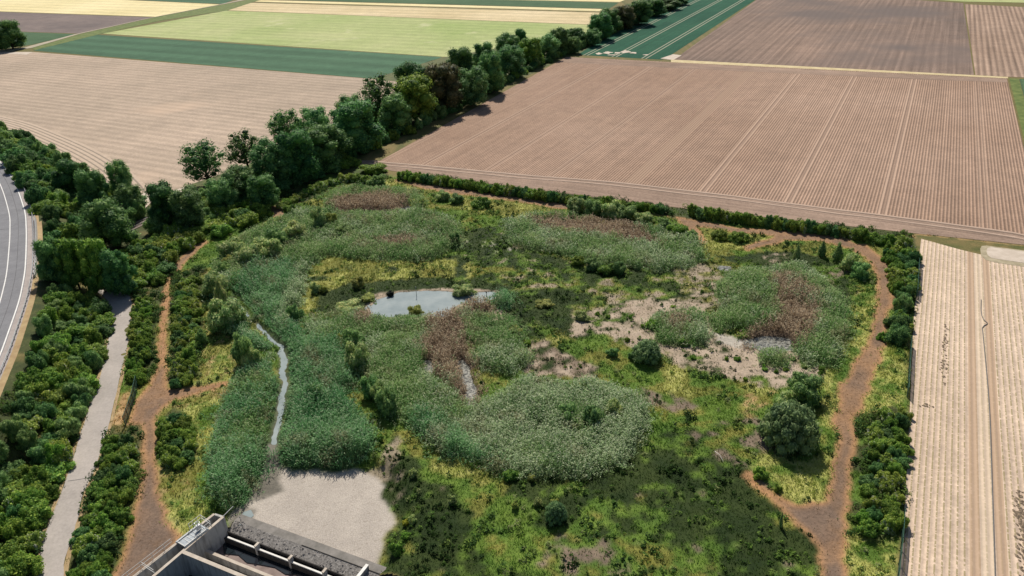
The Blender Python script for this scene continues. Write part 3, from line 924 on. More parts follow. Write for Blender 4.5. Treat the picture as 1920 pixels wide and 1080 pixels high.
# grassed oval pad at the field corner
pad = [uv(*p) for p in ((171.2, 18.5), (170.6, 17.6), (169, 17.3), (165.5, 17.4), (163.6, 18.2), (163.0, 20), (162.8, 60), (171.6, 60))]
pad2 = [uv(*p) for p in ((170.6, 19.3), (169.8, 18.6), (168, 18.4), (166.0, 18.6), (165.0, 19.2), (164.8, 20.5), (164.6, 60), (170.8, 60))]
drg = simple('dry_ground_cover', (.26, .22, .14), (.42, .36, .25), .7)
sheet('grass_verge', pad, .08, drg)
sheet('bare_soil', pad2, .11, pale)
# ploughed clods: rows of dark disturbed holes in the seedbed
clodm = simple('dark_clod', (.16, .12, .085), (.26, .2, .14), 2)
cv, cf = [], []
for n_, (ua, ub, va, vb, k) in enumerate(((113, 133, 11.0, 12.2, 60), (74, 92, 19.6, 21.8, 300), (106, 107, 8.6, 10.6, 14))):
    for i in range(k):
        px, py = uv(ua + (ub - ua) * rng.random(), va + (vb - va) * (rng.random() * .5 + .5 * round(rng.random() * 3) / 3))
        r = .12 + rng.random() * .2
        b0 = len(cv)
        for j in range(6):
            t_ = j * math.pi / 3
            rr = r * (.7 + .5 * rng.random())
            cv.append((px + rr * math.cos(t_) * .7, py + rr * math.sin(t_) * 1.3, .04))
        cv.append((px, py, .1 + r * .4))
        cf += [(b0 + j, b0 + (j + 1) % 6, b0 + 6) for j in range(6)]
o = link('soil_clods', py_mesh('soil_clods', cv, cf), clodm)
tag(o, 'scattered dark clods of turned earth on the pale seedbed field', 'clods', kind='stuff')

# ================================================================== ROADS
asphalt, t, b = newmat('asphalt', .85, .3)
tc = N(t, 'ShaderNodeTexCoord').outputs['Object']
f = noise(t, .35, 6, tc, .7)
f2 = noise(t, 9, 3, tc)
t.links.new(mul(t, ramp(t, f, [(.3, (.15, .15, .162)), (.7, (.21, .21, .222))]), ramp(t, f2, [(.3, (.85, .85, .85)), (.7, (1.15, 1.15, 1.15))])), b.inputs['Base Color'])
shoulder = simple('shoulder_asphalt', (.30, .26, .245), (.38, .335, .31), 1.0)
linem = simple('road_paint', (.62, .61, .58), (.78, .77, .74), 1.5)
crackm = simple('tar_seal', (.06, .06, .065), (.1, .1, .1), 2)
A = offset_line(WL, 0.0)
side = -1.0                                # towards the outer verge


def off(d):
    return offset_line(WL, -d)


def ribbon(name, d0, d1, z, mat, kind='structure'):
    o = link(name, fix_up(strip_mesh(name, off(d0), off(d1), z, z)), mat)
    if kind:
        o['kind'] = kind
    return o


ribbon('road', -9.0, .25, ROADZ, asphalt)
ribbon('road_shoulder', .25, 1.75, ROADZ - .004, shoulder)
ribbon('road_marking', -.12, .12, ROADZ + .005, linem)
ribbon('road_marking', -3.5, -3.3, ROADZ + .005, linem)
ribbon('road_marking', -7.4, -7.2, ROADZ + .005, linem)
# one tar joint across the bridge end, one along the lane
ja, jb = np.array(at(0, 431, ROADZ)), np.array(at(49, 414, ROADZ))
mb = MB()
js = smooth_line([at(-60, 436, ROADZ), at(-10, 431, ROADZ), at(12, 429, ROADZ), at(33, 419, ROADZ), at(52, 412, ROADZ)], 5)
o = link('road_joint', fix_up(strip_mesh('road_joint', js, js + U * .22, ROADZ + .006, ROADZ + .006)), crackm)
o['kind'] = 'structure'
ribbon('road_joint', -1.7, -1.62, ROADZ + .004, crackm)
# verge on the embankment crest
vs_ = simple('dry_verge', (.28, .19, .10), (.4, .3, .16), .6)
o = link('grass_verge', fix_up(strip_mesh('grass_verge', off(1.75), off(3.3), ROADZ - .008, ROADZ - .18)), vs_)
o['kind'] = 'structure'
# bridge deck where rail and lane pass below
conc = simple('weathered_concrete', (.26, .25, .235), (.38, .37, .35), .9, bmp=.15)
gal = simple('galvanised_steel', (.42, .43, .44), (.58, .59, .6), 2, rough=.45, spec=.5, metal=.25)
nW = len(WL)
ga_ = dist_line(rail_line, WL[:, 0], WL[:, 1])
gb_ = dist_line(lane_dirt, WL[:, 0], WL[:, 1])
bi = np.nonzero(np.minimum(ga_, gb_) < 13)[0]
b0_, b1_ = bi.min(), bi.max()
br = empty('road_bridge', (float(WL[(b0_ + b1_) // 2][0]), float(WL[(b0_ + b1_) // 2][1]), 0))
tag(br, 'concrete road bridge carrying the curved grey road over the railway', 'bridge')


def local(o, root):
    o.parent = root
    o.matrix_parent_inverse = Matrix.Translation(-Vector(root.location))
    return o


sl_ = slice(b0_, b1_ + 1)


def solid_strip(name, P, Q, z0, z1, mat):
    n = len(P)
    v = [(p[0], p[1], z) for z in (z0, z1) for L in (P, Q) for p in L]
    f = []
    for i in range(n - 1):
        a, b_, c, d = i, n + i, 2 * n + i, 3 * n + i
        f += [(a, b_, b_ + 1, a + 1), (c, c + 1, d + 1, d), (a, a + 1, c + 1, c), (b_, d, d + 1, b_ + 1)]
    f += [(0, 2 * n, 3 * n, n), (n - 1, 2 * n - 1, 4 * n - 1, 3 * n - 1)]
    return link(name, py_mesh(name, v, f), mat)


local(solid_strip('deck', off(-9.2)[sl_], off(2.3)[sl_], ROADZ - 1.0, ROADZ - .03, conc), br)
local(solid_strip('parapet', off(1.95)[sl_], off(2.25)[sl_], ROADZ - .02, ROADZ + .55, conc), br)
for k in (b0_ + 1, b1_ - 1):
    T = WL[k + 1] - WL[k - 1]
    T /= np.linalg.norm(T)
    mb = MB()
    mb.wall(off(-9)[k], off(2.2)[k], .9, -.4, ROADZ - 1.01)
    local(mb.build('abutment', conc), br)


def barrier(name, d, z, i0, i1, label, group=None, h=.75, side=1):
    P = off(d)[i0:i1]
    root = empty(name, (float(P[0][0]), float(P[0][1]), z))
    tag(root, label, 'guardrail', group)
    v, f = [], []
    prof = [(0, h), (.05, h - .05), (0, h - .15), (.05, h - .25), (0, h - .31)]
    L = [offset_line(P, -side * a) for a, _ in prof]
    n = len(P)
    for k, (a, zz) in enumerate(prof):
        v += [(p[0], p[1], z + zz) for p in L[k]]
    for k in range(len(prof) - 1):
        f += [(k * n + i, k * n + i + 1, (k + 1) * n + i + 1, (k + 1) * n + i) for i in range(n - 1)]
    me = py_mesh('rail', v, f)
    r = link('rail', me, gal)
    md = r.modifiers.new('thickness', 'SOLIDIFY')
    md.thickness = .06
    local(r, root)
    seg = np.linalg.norm(np.diff(P, axis=0), axis=1)
    cum = np.concatenate([[0], np.cumsum(seg)])
    sp = max(2.0, cum[-1] / 95)
    proto = None
    for s_ in np.arange(.5, cum[-1], sp):
        i = int(np.searchsorted(cum, s_)) - 1
        i = max(0, min(i, n - 2))
        p = P[i] + (P[i + 1] - P[i]) * ((s_ - cum[i]) / seg[i])
        if proto is None:
            m_ = MB()
            m_.box((0, 0, -.3), .1, .14, .3 + h - .02)
            proto = py_mesh('post', m_.v, m_.f)
            proto.materials.append(gal)
        o_ = link('post', proto)
        o_.location = (p[0], p[1], z)
        o_.rotation_euler = (0, 0, 0)
        local(o_, root)
    return root


barrier('guardrail', 1.55, ROADZ, 0, nW, 'long galvanised guardrail following the outer edge of the curved grey road', 'steel guardrails of the curved road')
barrier('guardrail', 2.1, ROADZ + .5, b0_, b1_ + 1, 'shorter upper guardrail standing on the bridge parapet beside the curved road', 'steel guardrails of the curved road', h=.6)

# railway
ballast = simple('ballast', (.12, .09, .08), (.24, .19, .17), 2.5)
railm = simple('rail_steel', (.4, .38, .36), (.55, .53, .5), 2, rough=.35, spec=.5, metal=.5)
RL = np.array([rail_line[0] + (rail_line[0] - rail_line[1]) * 1.0] + list(rail_line) + [rail_line[-1] + (rail_line[-1] - rail_line[-2]) * .5])
o = link('railway_bed', fix_up(strip_mesh('railway_bed', offset_line(RL, -2.0), offset_line(RL, 2.0), .12, .12)), ballast)
o['kind'] = 'structure'
rt = empty('railway_track', (float(RL[2][0]), float(RL[2][1]), 0))
tag(rt, 'single railway track passing under the road bridge through the dark trees', 'railway track')
for s_ in (-.75, .75):
    P = offset_line(RL, s_)
    mb = MB()
    for i in range(len(P) - 1):
        mb.wall(P[i], P[i + 1], .14, .2, .36)
    local(mb.build('rail', railm), rt)
mb = MB()
for i in range(len(RL) - 1):
    L = np.linalg.norm(RL[i + 1] - RL[i])
    d = (RL[i + 1] - RL[i]) / L
    for s_ in np.arange(0, L, .8):
        p = RL[i] + d * s_
        mb.box((p[0], p[1], .13), .25, 2.4, .08, math.atan2(d[1], d[0]))
local(mb.build('sleepers', simple('old_wood', (.1, .08, .06), (.18, .14, .11), 3)), rt)
dirt = simple('dirt_lane', (.42, .34, .27), (.54, .45, .36), .8)
LD = smooth_line(lane_dirt, 6)
o = link('dirt_lane', fix_up(strip_mesh('dirt_lane', offset_line(LD, -1.5), offset_line(LD, 1.5), .10, .10)), dirt)
o['kind'] = 'structure'
sheet('dirt_lane', [at(262, 372), at(268, 362), at(300, 366), at(345, 352), at(350, 357), at(306, 378), at(285, 378)], .13, pale)

# concrete service track
cm, t, b = newmat('old_concrete_track', .9, .2)
tc = N(t, 'ShaderNodeTexCoord').outputs['Object']
f = noise(t, .12, 5, tc, .65)
f2 = noise(t, 2.5, 6, tc, .75)
t.links.new(mul(t, ramp(t, f, [(.33, (.31, .28, .255)), (.66, (.42, .375, .34))]), ramp(t, f2, [(.3, (.84, .84, .84)), (.7, (1.12, 1.12, 1.12))])), b.inputs['Base Color'])
lft = [(60, 533), (130, 540), (178, 548), (198, 560), (205, 575), (208, 592), (206, 620), (200, 652), (190, 700), (176, 740), (165, 772), (155, 804), (131, 880), (108, 942), (90, 990), (76, 1035), (68, 1075), (62, 1130)]
rgt = [(62, 505), (135, 515), (200, 530), (236, 548), (246, 565), (245, 590), (243, 620), (238, 652), (227, 700), (216, 745), (209, 778), (200, 808), (178, 880), (157, 925), (146, 972), (133, 1015), (121, 1060), (114, 1130)]
A_ = smooth_line([at(*p) for p in lft], 4)
B_ = smooth_line([at(*p) for p in rgt], 4)
jit = lambda P, k: P + np.stack([fbm(P[:, 0], P[:, 1], 2.0, k) - .5, fbm(P[:, 0], P[:, 1], 2.0, k + 1) - .5], 1) * .35
o = link('concrete_track', fix_up(strip_mesh('concrete_track', jit(A_, 201), jit(B_, 211), .06, .06)), cm)
o['kind'] = 'structure'
seam = [np.array(at(*p)) for p in ((127, 903), (150, 900), (168, 896))]
o = link('track_joint', fix_up(strip_mesh('track_joint', np.array(seam), np.array(seam) + np.array([0, .1]), .07, .07)), crackm)
o['kind'] = 'structure'
vm = attr_mat('verge_mat')
for Pl, s_ in ((A_, 1), (B_, -1)):
    o = link('track_verge', fix_up(strip_mesh('track_verge', jit(Pl, 221), offset_line(jit(Pl, 231), s_ * .55), .045, .045)), vs_)
    o['kind'] = 'structure'

# ================================================================== SETTLING BASIN
concd, t, b = newmat('stained_concrete', .9, .2)
tc = N(t, 'ShaderNodeTexCoord').outputs['Object']
cs = N(t, 'ShaderNodeMapping')
cs.inputs['Scale'].default_value = (1.3, 1.3, .18)
t.links.new(tc, cs.inputs['Vector'])
st_ = noise(t, 1.6, 6, cs.outputs[0], .7)
f2 = noise(t, .5, 5, tc, .6)
t.links.new(mul(t, ramp(t, f2, [(.3, (.34, .335, .32)), (.7, (.46, .445, .42))]), ramp(t, st_, [(.36, (.66, .65, .64)), (.52, (1.1, 1.1, 1.1))])), b.inputs['Base Color'])
copem = simple('coping_concrete', (.40, .34, .28), (.52, .46, .39), 1.2)
bas = empty('settling_basin', (float(bI1[0]), float(bI1[1]), 0))
tag(bas, 'stained concrete settling basin with inlet channel and weirs below the cracked pale mud', 'basin')
FLZ = -2.9


def W(name, p, q, t_, z0, z1, side=0.0, mat=concd, cope=True):
    mb = MB()
    mb.wall(p, q, t_, z0, z1, side)
    o = local(mb.build(name, mat), bas)
    if cope:
        mb = MB()
        mb.wall(p, q, t_ + .06, z1 + .004, z1 + .07, side * t_ / (t_ + .06))
        c = mb.build('coping', copem)
        c.parent = o
    return o


W('outer_wall', bO0, bO2, .3, FLZ, WT)
W('inner_wall', bI0, bI2, .34, FLZ, WT)
W('end_wall', bO2, bI2, .3, FLZ, WT - .003, cope=False)
W('tank_wall', bI1 + ddir * .2, bB1, .42, FLZ, WT - .01)
W('dividing_wall', bC0 + ddir * .1, bC1, .34, FLZ, -1.5)
# channel floor, tank floors
floorm = simple('silt', (.17, .13, .115), (.27, .21, .19), .8, bmp=.3)
darkw, t, b = newmat('dark_water', .06, .5)
b.inputs['Base Color'].default_value = (.012, .018, .022, 1)


def psheet(name, pts, z, mat):
    o = sheet(name, pts, z, mat)
    del o['kind']
    return local(o, bas)


psheet('channel_floor', [bO0, bO2, bI2, bI0], -.9, concd)
psheet('tank_floor', [bI0 - np.array([4, 8.]), bI1, bI2, bD0 + (bI2 - bI1) * .25, bD1, bD1 - np.array([4, 12.])], FLZ + .1, floorm)
psheet('tank_water', [bI1 + np.array([.2, -.3]), bI1 + ddir * 26, bI1 + ddir * 26 - np.array([8., 14.]), bI0 - np.array([2., 6.])], FLZ + .14, darkw)
nD = np.array([-ddir[1], ddir[0]])
wl = [bD0 - ddir * .5, bD1]
wl += [bD1 - nD * 1.1]
for s_ in np.linspace(.95, .05, 14):
    p = bD0 + (bD1 - bD0) * s_ - nD * (1.25 + .35 * math.sin(s_ * 37) + .3 * math.sin(s_ * 11))
    wl.append(p)
psheet('weir_water', wl, FLZ + .22, darkw)
mc = (bC0 + bI1) / 2
psheet('tank_water', [bC0 + ddir * .2 - nD * .25, bC1 - nD * .2, bC1 - nD * 1.3, bC0 + ddir * .4 - nD * 1.3], FLZ + .26, darkw)
# weir: beam, trough and posts
shadeb = simple('shade_black_concrete', (.03, .03, .03), (.07, .065, .06), 1.5)  # shadow below the weir beam, put into the wall colour
W('weir_wall', bD0, bD1, .5, FLZ, -1.95, side=.0, cope=False, mat=shadeb)
whitem = simple('white_weir_edge', (.62, .6, .56), (.78, .77, .73), 1.5)
mb = MB()
mb.wall(bD0 + ddir * .6, bD1, .22, -1.95, -1.78)
local(mb.build('weir_beam', whitem), bas)
mb = MB()
mb.wall(bD0, bD1, .12, -2.2, -1.42, side=-4.2)
local(mb.build('baffle_board', simple('tarred_board', (.03, .028, .028), (.06, .055, .05), 2)), bas)
for px, py in ((478, 1024), (543, 1046), (610, 1067), (676, 1090)):
    p = np.array(at(px, py, -1.1))
    s_ = (p - bD0) @ ddir
    p = bD0 + ddir * s_
    mb = MB()
    mb.wall(p - nD * .3, p + nD * .35, .28, FLZ, -1.15)
    po = local(mb.build('weir_post', concd), bas)
    mb = MB()
    mb.wall(p - nD * .34, p + nD * .4, .34, -1.146, -1.07)
    c = mb.build('cap', copem)
    c.parent = po
# stone apron, sloping up to the mud
apm, t, b = newmat('stone_apron', .95, .15)
v_ = N(t, 'ShaderNodeTexVoronoi')
v_.inputs['Scale'].default_value = 3.5
t.links.new(N(t, 'ShaderNodeTexCoord').outputs['Object'], v_.inputs['Vector'])
t.links.new(ramp(t, v_.outputs['Color'], [(.1, (.15, .14, .13)), (.5, (.22, .205, .19)), (.95, (.31, .29, .27))]), b.inputs['Base Color'])
bump(t, b, v_.outputs['Distance'], .5, .05)
v_.inputs['Scale'].default_value = 5.0
n_ = 40
Aa = np.array([bD0 + (bD1 - bD0) * i / n_ + nD * .62 for i in range(n_ + 1)])
Ab = np.array([bD0 + (bD1 - bD0) * i / n_ + nD * 2.15 for i in range(n_ + 1)])
Ac = np.array([bD0 + (bD1 - bD0) * i / n_ + nD * 3.3 for i in range(n_ + 1)])
o = link('stone_apron', fix_up(strip_mesh('stone_apron', Aa, Ab, -1.62, MZ + .1)), apm)
local(o, bas)
o = link('kerb_slabs', fix_up(strip_mesh('kerb_slabs', Ab, Ac, MZ + .1, MZ + .16)), simple('grey_slab', (.15, .14, .125), (.25, .23, .21), .9, bmp=.3))
local(o, bas)
mb = MB()
mb.wall(Ab[16], Ab[38], .1, MZ - .2, MZ + .14)
local(mb.build('slab_gap', simple('black_gap', (.02, .02, .02), (.04, .035, .03), 2)), bas)
sv, sf = [], []
for i in range(260):
    s_, k = rng.random(), rng.random()
    if i > 200:
        p = bD0 + ddir * (.2 + rng.random() * 1.6) + nD * (1.0 + rng.random() * 2.0)
    else:
        p = bD0 + (bD1 - bD0) * s_ + nD * (.7 + k * 1.4)
    z0 = -1.6 + max(0, min(1, ((p - bD0) @ nD - .6) / 1.5)) * .5
    r = .05 + rng.random() ** 2 * .13
    b0 = len(sv)
    for dx, dy, dz in ((1, 0, 0), (0, 1, 0), (-1, 0, 0), (0, -1, 0), (0, 0, .8), (0, 0, -.6)):
        k_ = r * (.7 + .6 * rng.random())
        sv.append((p[0] + dx * k_, p[1] + dy * k_, z0 + dz * k_))
    sf += [(b0, b0 + 1, b0 + 4), (b0 + 1, b0 + 2, b0 + 4), (b0 + 2, b0 + 3, b0 + 4), (b0 + 3, b0, b0 + 4), (b0 + 1, b0, b0 + 5), (b0 + 2, b0 + 1, b0 + 5), (b0 + 3, b0 + 2, b0 + 5), (b0, b0 + 3, b0 + 5)]
o = link('apron_stones', py_mesh('apron_stones', sv, sf), simple('loose_stone', (.2, .18, .16), (.42, .39, .36), 2))
tag(o, 'loose grey stones lying along the weir of the concrete basin', 'stones', kind='stuff')
# end block at the right of the mud
p = np.array(at(676, 1076, -.6))
mb = MB()
mb.wall(p + nD * 1.4, p - nD * 2.2, .35, -2.6, -.55)
o = mb.build('end_wall', concd)
local(o, bas)
mb = MB()
mb.wall(p + nD * 1.45, p - nD * 2.25, .42, -.546, -.47)
mb.build('coping', whitem).parent = o
# corner post leaning in the basin
mb = MB()
q0 = np.array(at(417, 997, -1.4))
q1 = np.array(at(404, 1029, FLZ + .4))
mb.tube((*q0, -1.2), (*q1, FLZ), .13, .13, 6)
local(mb.build('drain_pipe', simple('rusty_pipe', (.08, .07, .065), (.14, .12, .1), 3)), bas)
# handrail along the outer wall
hr = empty('handrail', (float(bO0[0]), float(bO0[1]), WT))
tag(hr, 'pale steel handrail along the outer channel wall beside the brown path', 'handrail')
nA = (bI1 - bO0)
aa = (bO2 - bO0) / np.linalg.norm(bO2 - bO0)
na = np.array([aa[1], -aa[0]])
Lr = np.linalg.norm(bO2 - bO0)
rs, re = 0.0, (np.array(at(326, 1023, WT)) - bO0) @ aa
railpts = []
whs = simple('pale_painted_steel', (.5, .5, .48), (.68, .67, .64), 3, rough=.5)
base = bO0 - na * .25
for zz in (.55, 1.05):
    mb = MB()
    mb.tube((*(base + aa * rs), WT + zz), (*(base + aa * re), WT + zz), .03)
    local(mb.build('rail', whs), hr)
k = 0
for s_ in np.arange(rs, re + .1, 1.6):
    mb = MB()
    p = base + aa * s_
    mb.tube((*p, WT - .4), (*p, WT + 1.08), .03)
    local(mb.build('post', whs), hr)
s9 = (np.array(at(271, 1066, WT)) - bO0) @ aa
mb = MB()
pp = base + aa * s9
for zz in (.5, .95):
    mb.tube((*pp, WT + zz), (*(pp + na * 2.4), WT + zz), .035)
local(mb.build('cross_rail', whs), hr)
# sluice platform with its gear
pl = empty('sluice_platform', (float(bI1[0]), float(bI1[1]), WT))
tag(pl, 'steel grating platform with railings and sluice gear spanning the basin channel', 'platform')
s0 = (np.array(at(334, 1020, WT)) - bO0) @ aa
s1 = (np.array(at(377, 985, WT)) - bO0) @ aa
gw = np.linalg.norm(bI2 - bO2)
blue = simple('blue_grey_steel', (.22, .25, .28), (.36, .4, .43), 3, rough=.4, spec=.5)
mb = MB()
mb.wall(bO0 + aa * s0 + na * gw * .5, bO0 + aa * s1 + na * gw * .5, gw + .5, WT + .1, WT + .16)
local(mb.build('grating', blue), pl)
mb = MB()
for side_ in (.06, gw + .1):
    mb.wall(bO0 + aa * s0 + na * side_, bO0 + aa * s1 + na * side_, .1, WT + .17, WT + .3)
mb.wall(bO0 + aa * (s0 + .06) + na * .2, bO0 + aa * (s0 + .06) + na * gw, .1, WT + .17, WT + .29)
for s_ in np.linspace(s0 + .8, s1 - .4, 6):
    mb.wall(bO0 + aa * s_ + na * .2, bO0 + aa * s_ + na * gw, .06, WT + .165, WT + .2)
local(mb.build('frame', whs), pl)
mb = MB()
for side_ in (-.3, gw + .3):
    a0, a1 = (s0 + 2.2, s1 + .5) if side_ < 0 else (s0 + 1.6, s1 + .4)
    for zz in (.65, 1.15):
        mb.tube((*(bO0 + aa * a0 + na * side_), WT + zz), (*(bO0 + aa * a1 + na * side_), WT + zz), .035)
    for s_ in np.linspace(a0, a1, 4):
        mb.tube((*(bO0 + aa * s_ + na * side_), WT), (*(bO0 + aa * s_ + na * side_), WT + 1.18), .035)
for zz in (.65, 1.15):
    mb.tube((*(bO0 + aa * (s1 + .5) - na * .3), WT + zz), (*(bO0 + aa * (s1 + .4) + na * (gw + .3)), WT + zz), .035)
local(mb.build('railing', whs), pl)
mb = MB()
p = bO0 + aa * (s1 - .7) + na * gw * .5
mb.box((*p, WT + .2), .5, .35, .75, math.atan2(aa[1], aa[0]))
mb.tube((*p, WT + .95), (*p, WT + 1.5), .05)
for k in range(8):
    t0, t1 = k * math.pi / 4, (k + 1) * math.pi / 4
    mb.tube((p[0] + .3 * math.cos(t0), p[1] + .3 * math.sin(t0), WT + 1.35), (p[0] + .3 * math.cos(t1), p[1] + .3 * math.sin(t1), WT + 1.35), .03)
local(mb.build('sluice_gear', gal), pl)
mb = MB()
q_ = bI2
mb.tube((*q_, WT + .12), (*(q_ + aa * 1.6 + na * .1), WT + .5), .05)
o = mb.build('overflow_pipe', whs)
local(o, bas)

# ================================================================== FENCES
fencem = simple('green_fence_mesh', (.03, .09, .06), (.05, .13, .09), 2, rough=.6)
meshm, t, b = newmat('fence_wire', .5, .3)
b.inputs['Base Color'].default_value = (.025, .06, .045, 1)
tc = N(t, 'ShaderNodeTexCoord').outputs['Object']
wv = N(t, 'ShaderNodeTexChecker')
wv.inputs['Scale'].default_value = 9
t.links.new(tc, wv.inputs['Vector'])
tp = N(t, 'ShaderNodeBsdfTransparent')
mx = N(t, 'ShaderNodeMixShader')
mx.inputs[0].default_value = .55
t.links.new(tp.outputs[0], mx.inputs[1])
t.links.new(b.outputs[0], mx.inputs[2])
t.links.new(mx.outputs[0], t.nodes['Material Output'].inputs[0])


def fence(pts, label, h=1.9, sp=2.5, group=None):
    P = [np.array(p) for p in pts]
    r = empty('mesh_fence', (float(P[0][0]), float(P[0][1]), 0))
    tag(r, label, 'fence', group)
    mp_ = MB()
    tr_ = MB()
    for i in range(len(P) - 1):
        mp_.wall(P[i], P[i + 1], .03, .05, h - .03)
        tr_.wall(P[i], P[i + 1], .05, h - .028, h + .02)
        tr_.wall(P[i], P[i + 1], .05, .9, .94)
    local(mp_.build('wire_panel', meshm), r)
    local(tr_.build('rail', fencem), r)
    for i in range(len(P) - 1):
        L = np.linalg.norm(P[i + 1] - P[i])
        n = max(1, int(round(L / sp)))
        for k in range(n + (i == len(P) - 2)):
            p = P[i] + (P[i + 1] - P[i]) * k / n
            m_ = MB()
            m_.box((p[0], p[1], -.2), .09, .09, h + .3, HD)
            local(m_.build('post', fencem), r)
    return r


fence([at(1706, 660 - 12), at(1700, 745)], 'green wire fence gap between the two hedges beside the pale seedbed field', group='green fences along the seedbed field')
fence([at(1721, 500), at(1717, 560)], 'short green wire fence behind the upper east hedge', group='green fences along the seedbed field')
fence([at(1692, 975), at(1688, 1030), at(1678, 1120)], 'green wire fence at the foot of the photo beside the seedbed field', group='green fences along the seedbed field')
fence([at(259, 722), at(252, 755), at(236, 800)], 'dark green wire fence between concrete track and brown path junction', sp=2.0)

# ================================================================== GROUND COVER AND REEDS (uncountable plants)
cover_mat = attr_mat('grass_blades', trans=.42)
reed_mat = attr_mat('reed_blades', trans=.4, rough=.7)
REEDM = blur(np.isin(CG, [CLS[c]['i'] for c in ('reed', 'palereed', 'brownreed', 'tealreed')]).astype(float), 14)


def class_at(px, py):
    i = np.clip(np.searchsorted(GX, px) - 1, 0, nx - 1)
    j = np.clip(np.searchsorted(GY, py) - 1, 0, ny - 1)
    return CG[i, j]


def dcam(px, py):
    return np.sqrt(px ** 2 + py ** 2 + CH ** 2)


# visible area of the fine ground
def visible(px, py, pad=3):
    c0 = RM[0, 0] * px + RM[1, 0] * py + RM[2, 0] * (0 - CH)
    c1 = RM[0, 1] * px + RM[1, 1] * py + RM[2, 1] * (0 - CH)
    c2 = -(RM[0, 2] * px + RM[1, 2] * py + RM[2, 2] * (0 - CH))
    u_, v_ = c0 / c2 * F, c1 / c2 * F
    return (np.abs(u_) < 1010) & (np.abs(v_) < 590)


def scatter(cids, dens, refd=115.0, seed=0, power=1.3, area=(-80, 50, 122, 204), soft=.5):
    r = np.random.default_rng(seed)
    x0, y0, x1, y1 = area
    n = int((x1 - x0) * (y1 - y0) * dens)
    px = r.uniform(x0, x1, n)
    py = r.uniform(y0, y1, n)
    k = visible(px, py)
    px, py = px[k], py[k]
    n_ = len(px)
    c0 = class_at(px, py)
    c = class_at(px + r.normal(0, soft, n_), py + r.normal(0, soft, n_))
    k = np.isin(c, cids) & (c0 != CLS['none']['i']) & (c0 != CLS['water']['i']) & (c0 != CLS['mud']['i'])
    px, py, c = px[k], py[k], c[k]
    k = r.random(len(px)) < (refd / dcam(px, py)) ** power
    return px[k], py[k], c[k], r


def blades(px, py, pz, h, wd, c, r, n=3, spread=.35, tips=None, lean=0.0):
    """n pointed leaves per plant, each a triangle with its own lean"""
    m = len(px)
    V_, C_ = [], []
    for i in range(n):
        az = r.uniform(0, 2 * np.pi, m)
        ln = r.uniform(.15, 1.0, m) * spread
        hh = h * r.uniform(.65, 1.1, m)
        bx = px + r.normal(0, .06, m)
        by = py + r.normal(0, .06, m)
        wa = az + np.pi / 2
        w_ = wd * r.uniform(.6, 1.3, m)
        tx = bx + np.cos(az) * ln * hh + lean * hh
        ty = by + np.sin(az) * ln * hh
        a = np.stack([bx - np.cos(wa) * w_ / 2, by - np.sin(wa) * w_ / 2, pz - .03], 1)
        b_ = np.stack([bx + np.cos(wa) * w_ / 2, by + np.sin(wa) * w_ / 2, pz - .03], 1)
        d = np.stack([tx, ty, pz + hh], 1)
        V_.append(np.stack([a, b_, d], 1))
        cc = np.clip(c * r.uniform(.82, 1.2, (m, 1)), 0, 1)
        C_.append(np.repeat(cc[:, None], 3, 1))
    V_ = np.concatenate(V_).reshape(-1, 3)
    C_ = np.concatenate(C_).reshape(-1, 3)
    return V_, C_


def cover_obj(name, classes, label, dens_k=1.0, seed=5, cat='grass'):
    cids = [CLS[c]['i'] for c in classes]
    dmax = max(CLS[c]['dens'] for c in classes) * dens_k
    px, py, c, r = scatter(cids, dmax, seed=seed)
    D = np.array([CLS[n]['dens'] for n in names])[c] * dens_k / dmax
    k = r.random(len(px)) < D
    px, py, c = px[k], py[k], c[k]
    pz = lerp_grid(HG, px, py)
    k = pz > -1.22
    px, py, c, pz = px[k], py[k], c[k], pz[k]
    sc = np.clip(dcam(px, py) / 110, .85, 1.7)
    tuft = fbm(px, py, 1.5, 301, 3)
    h = np.array([CLS[n]['h'] for n in names])[c] * (.35 + 1.3 * tuft)
    wd = np.array([CLS[n]['wid'] for n in names])[c] * sc
    c1 = np.array([CLS[n]['c1'] for n in names])[c]
    c2 = np.array([CLS[n]['c2'] for n in names])[c]
    f = np.clip((fbm(px, py, 2.6, 303, 4) - .5) * 2.8 + .5 + r.normal(0, .12, len(px)), 0, 1)[:, None]
    V_, C_ = blades(px, py, pz, h, wd, c1 * (1 - f) + c2 * f, r, n=2, spread=1.5)
    me = np_mesh(name, V_, np.arange(len(V_)).reshape(-1, 3), C_)
    o = link(name, me, cover_mat)
    tag(o, label, cat, kind='stuff')
    print(name, len(V_) // 3)
    return o


cover_obj('meadow_grass', ['meadow', 'ygrass', 'green'], 'olive and bright green meadow grass growing over the reserve between the reed beds', seed=51)
cover_obj('sedge', ['sedge', 'gravel', 'dsoil', 'soil'], 'low very dark green sedge mats growing round the pond and over the lower reserve', seed=52, cat='sedge')
cover_obj('dry_grass', ['path', 'pathdark', 'straw'], 'dry orange grass litter growing on the worn footpaths', seed=53)
cover_obj('woodland_undergrowth', ['wood', 'verge'], 'dark undergrowth beneath the hedges and thickets', seed=54, cat='undergrowth', dens_k=.8)


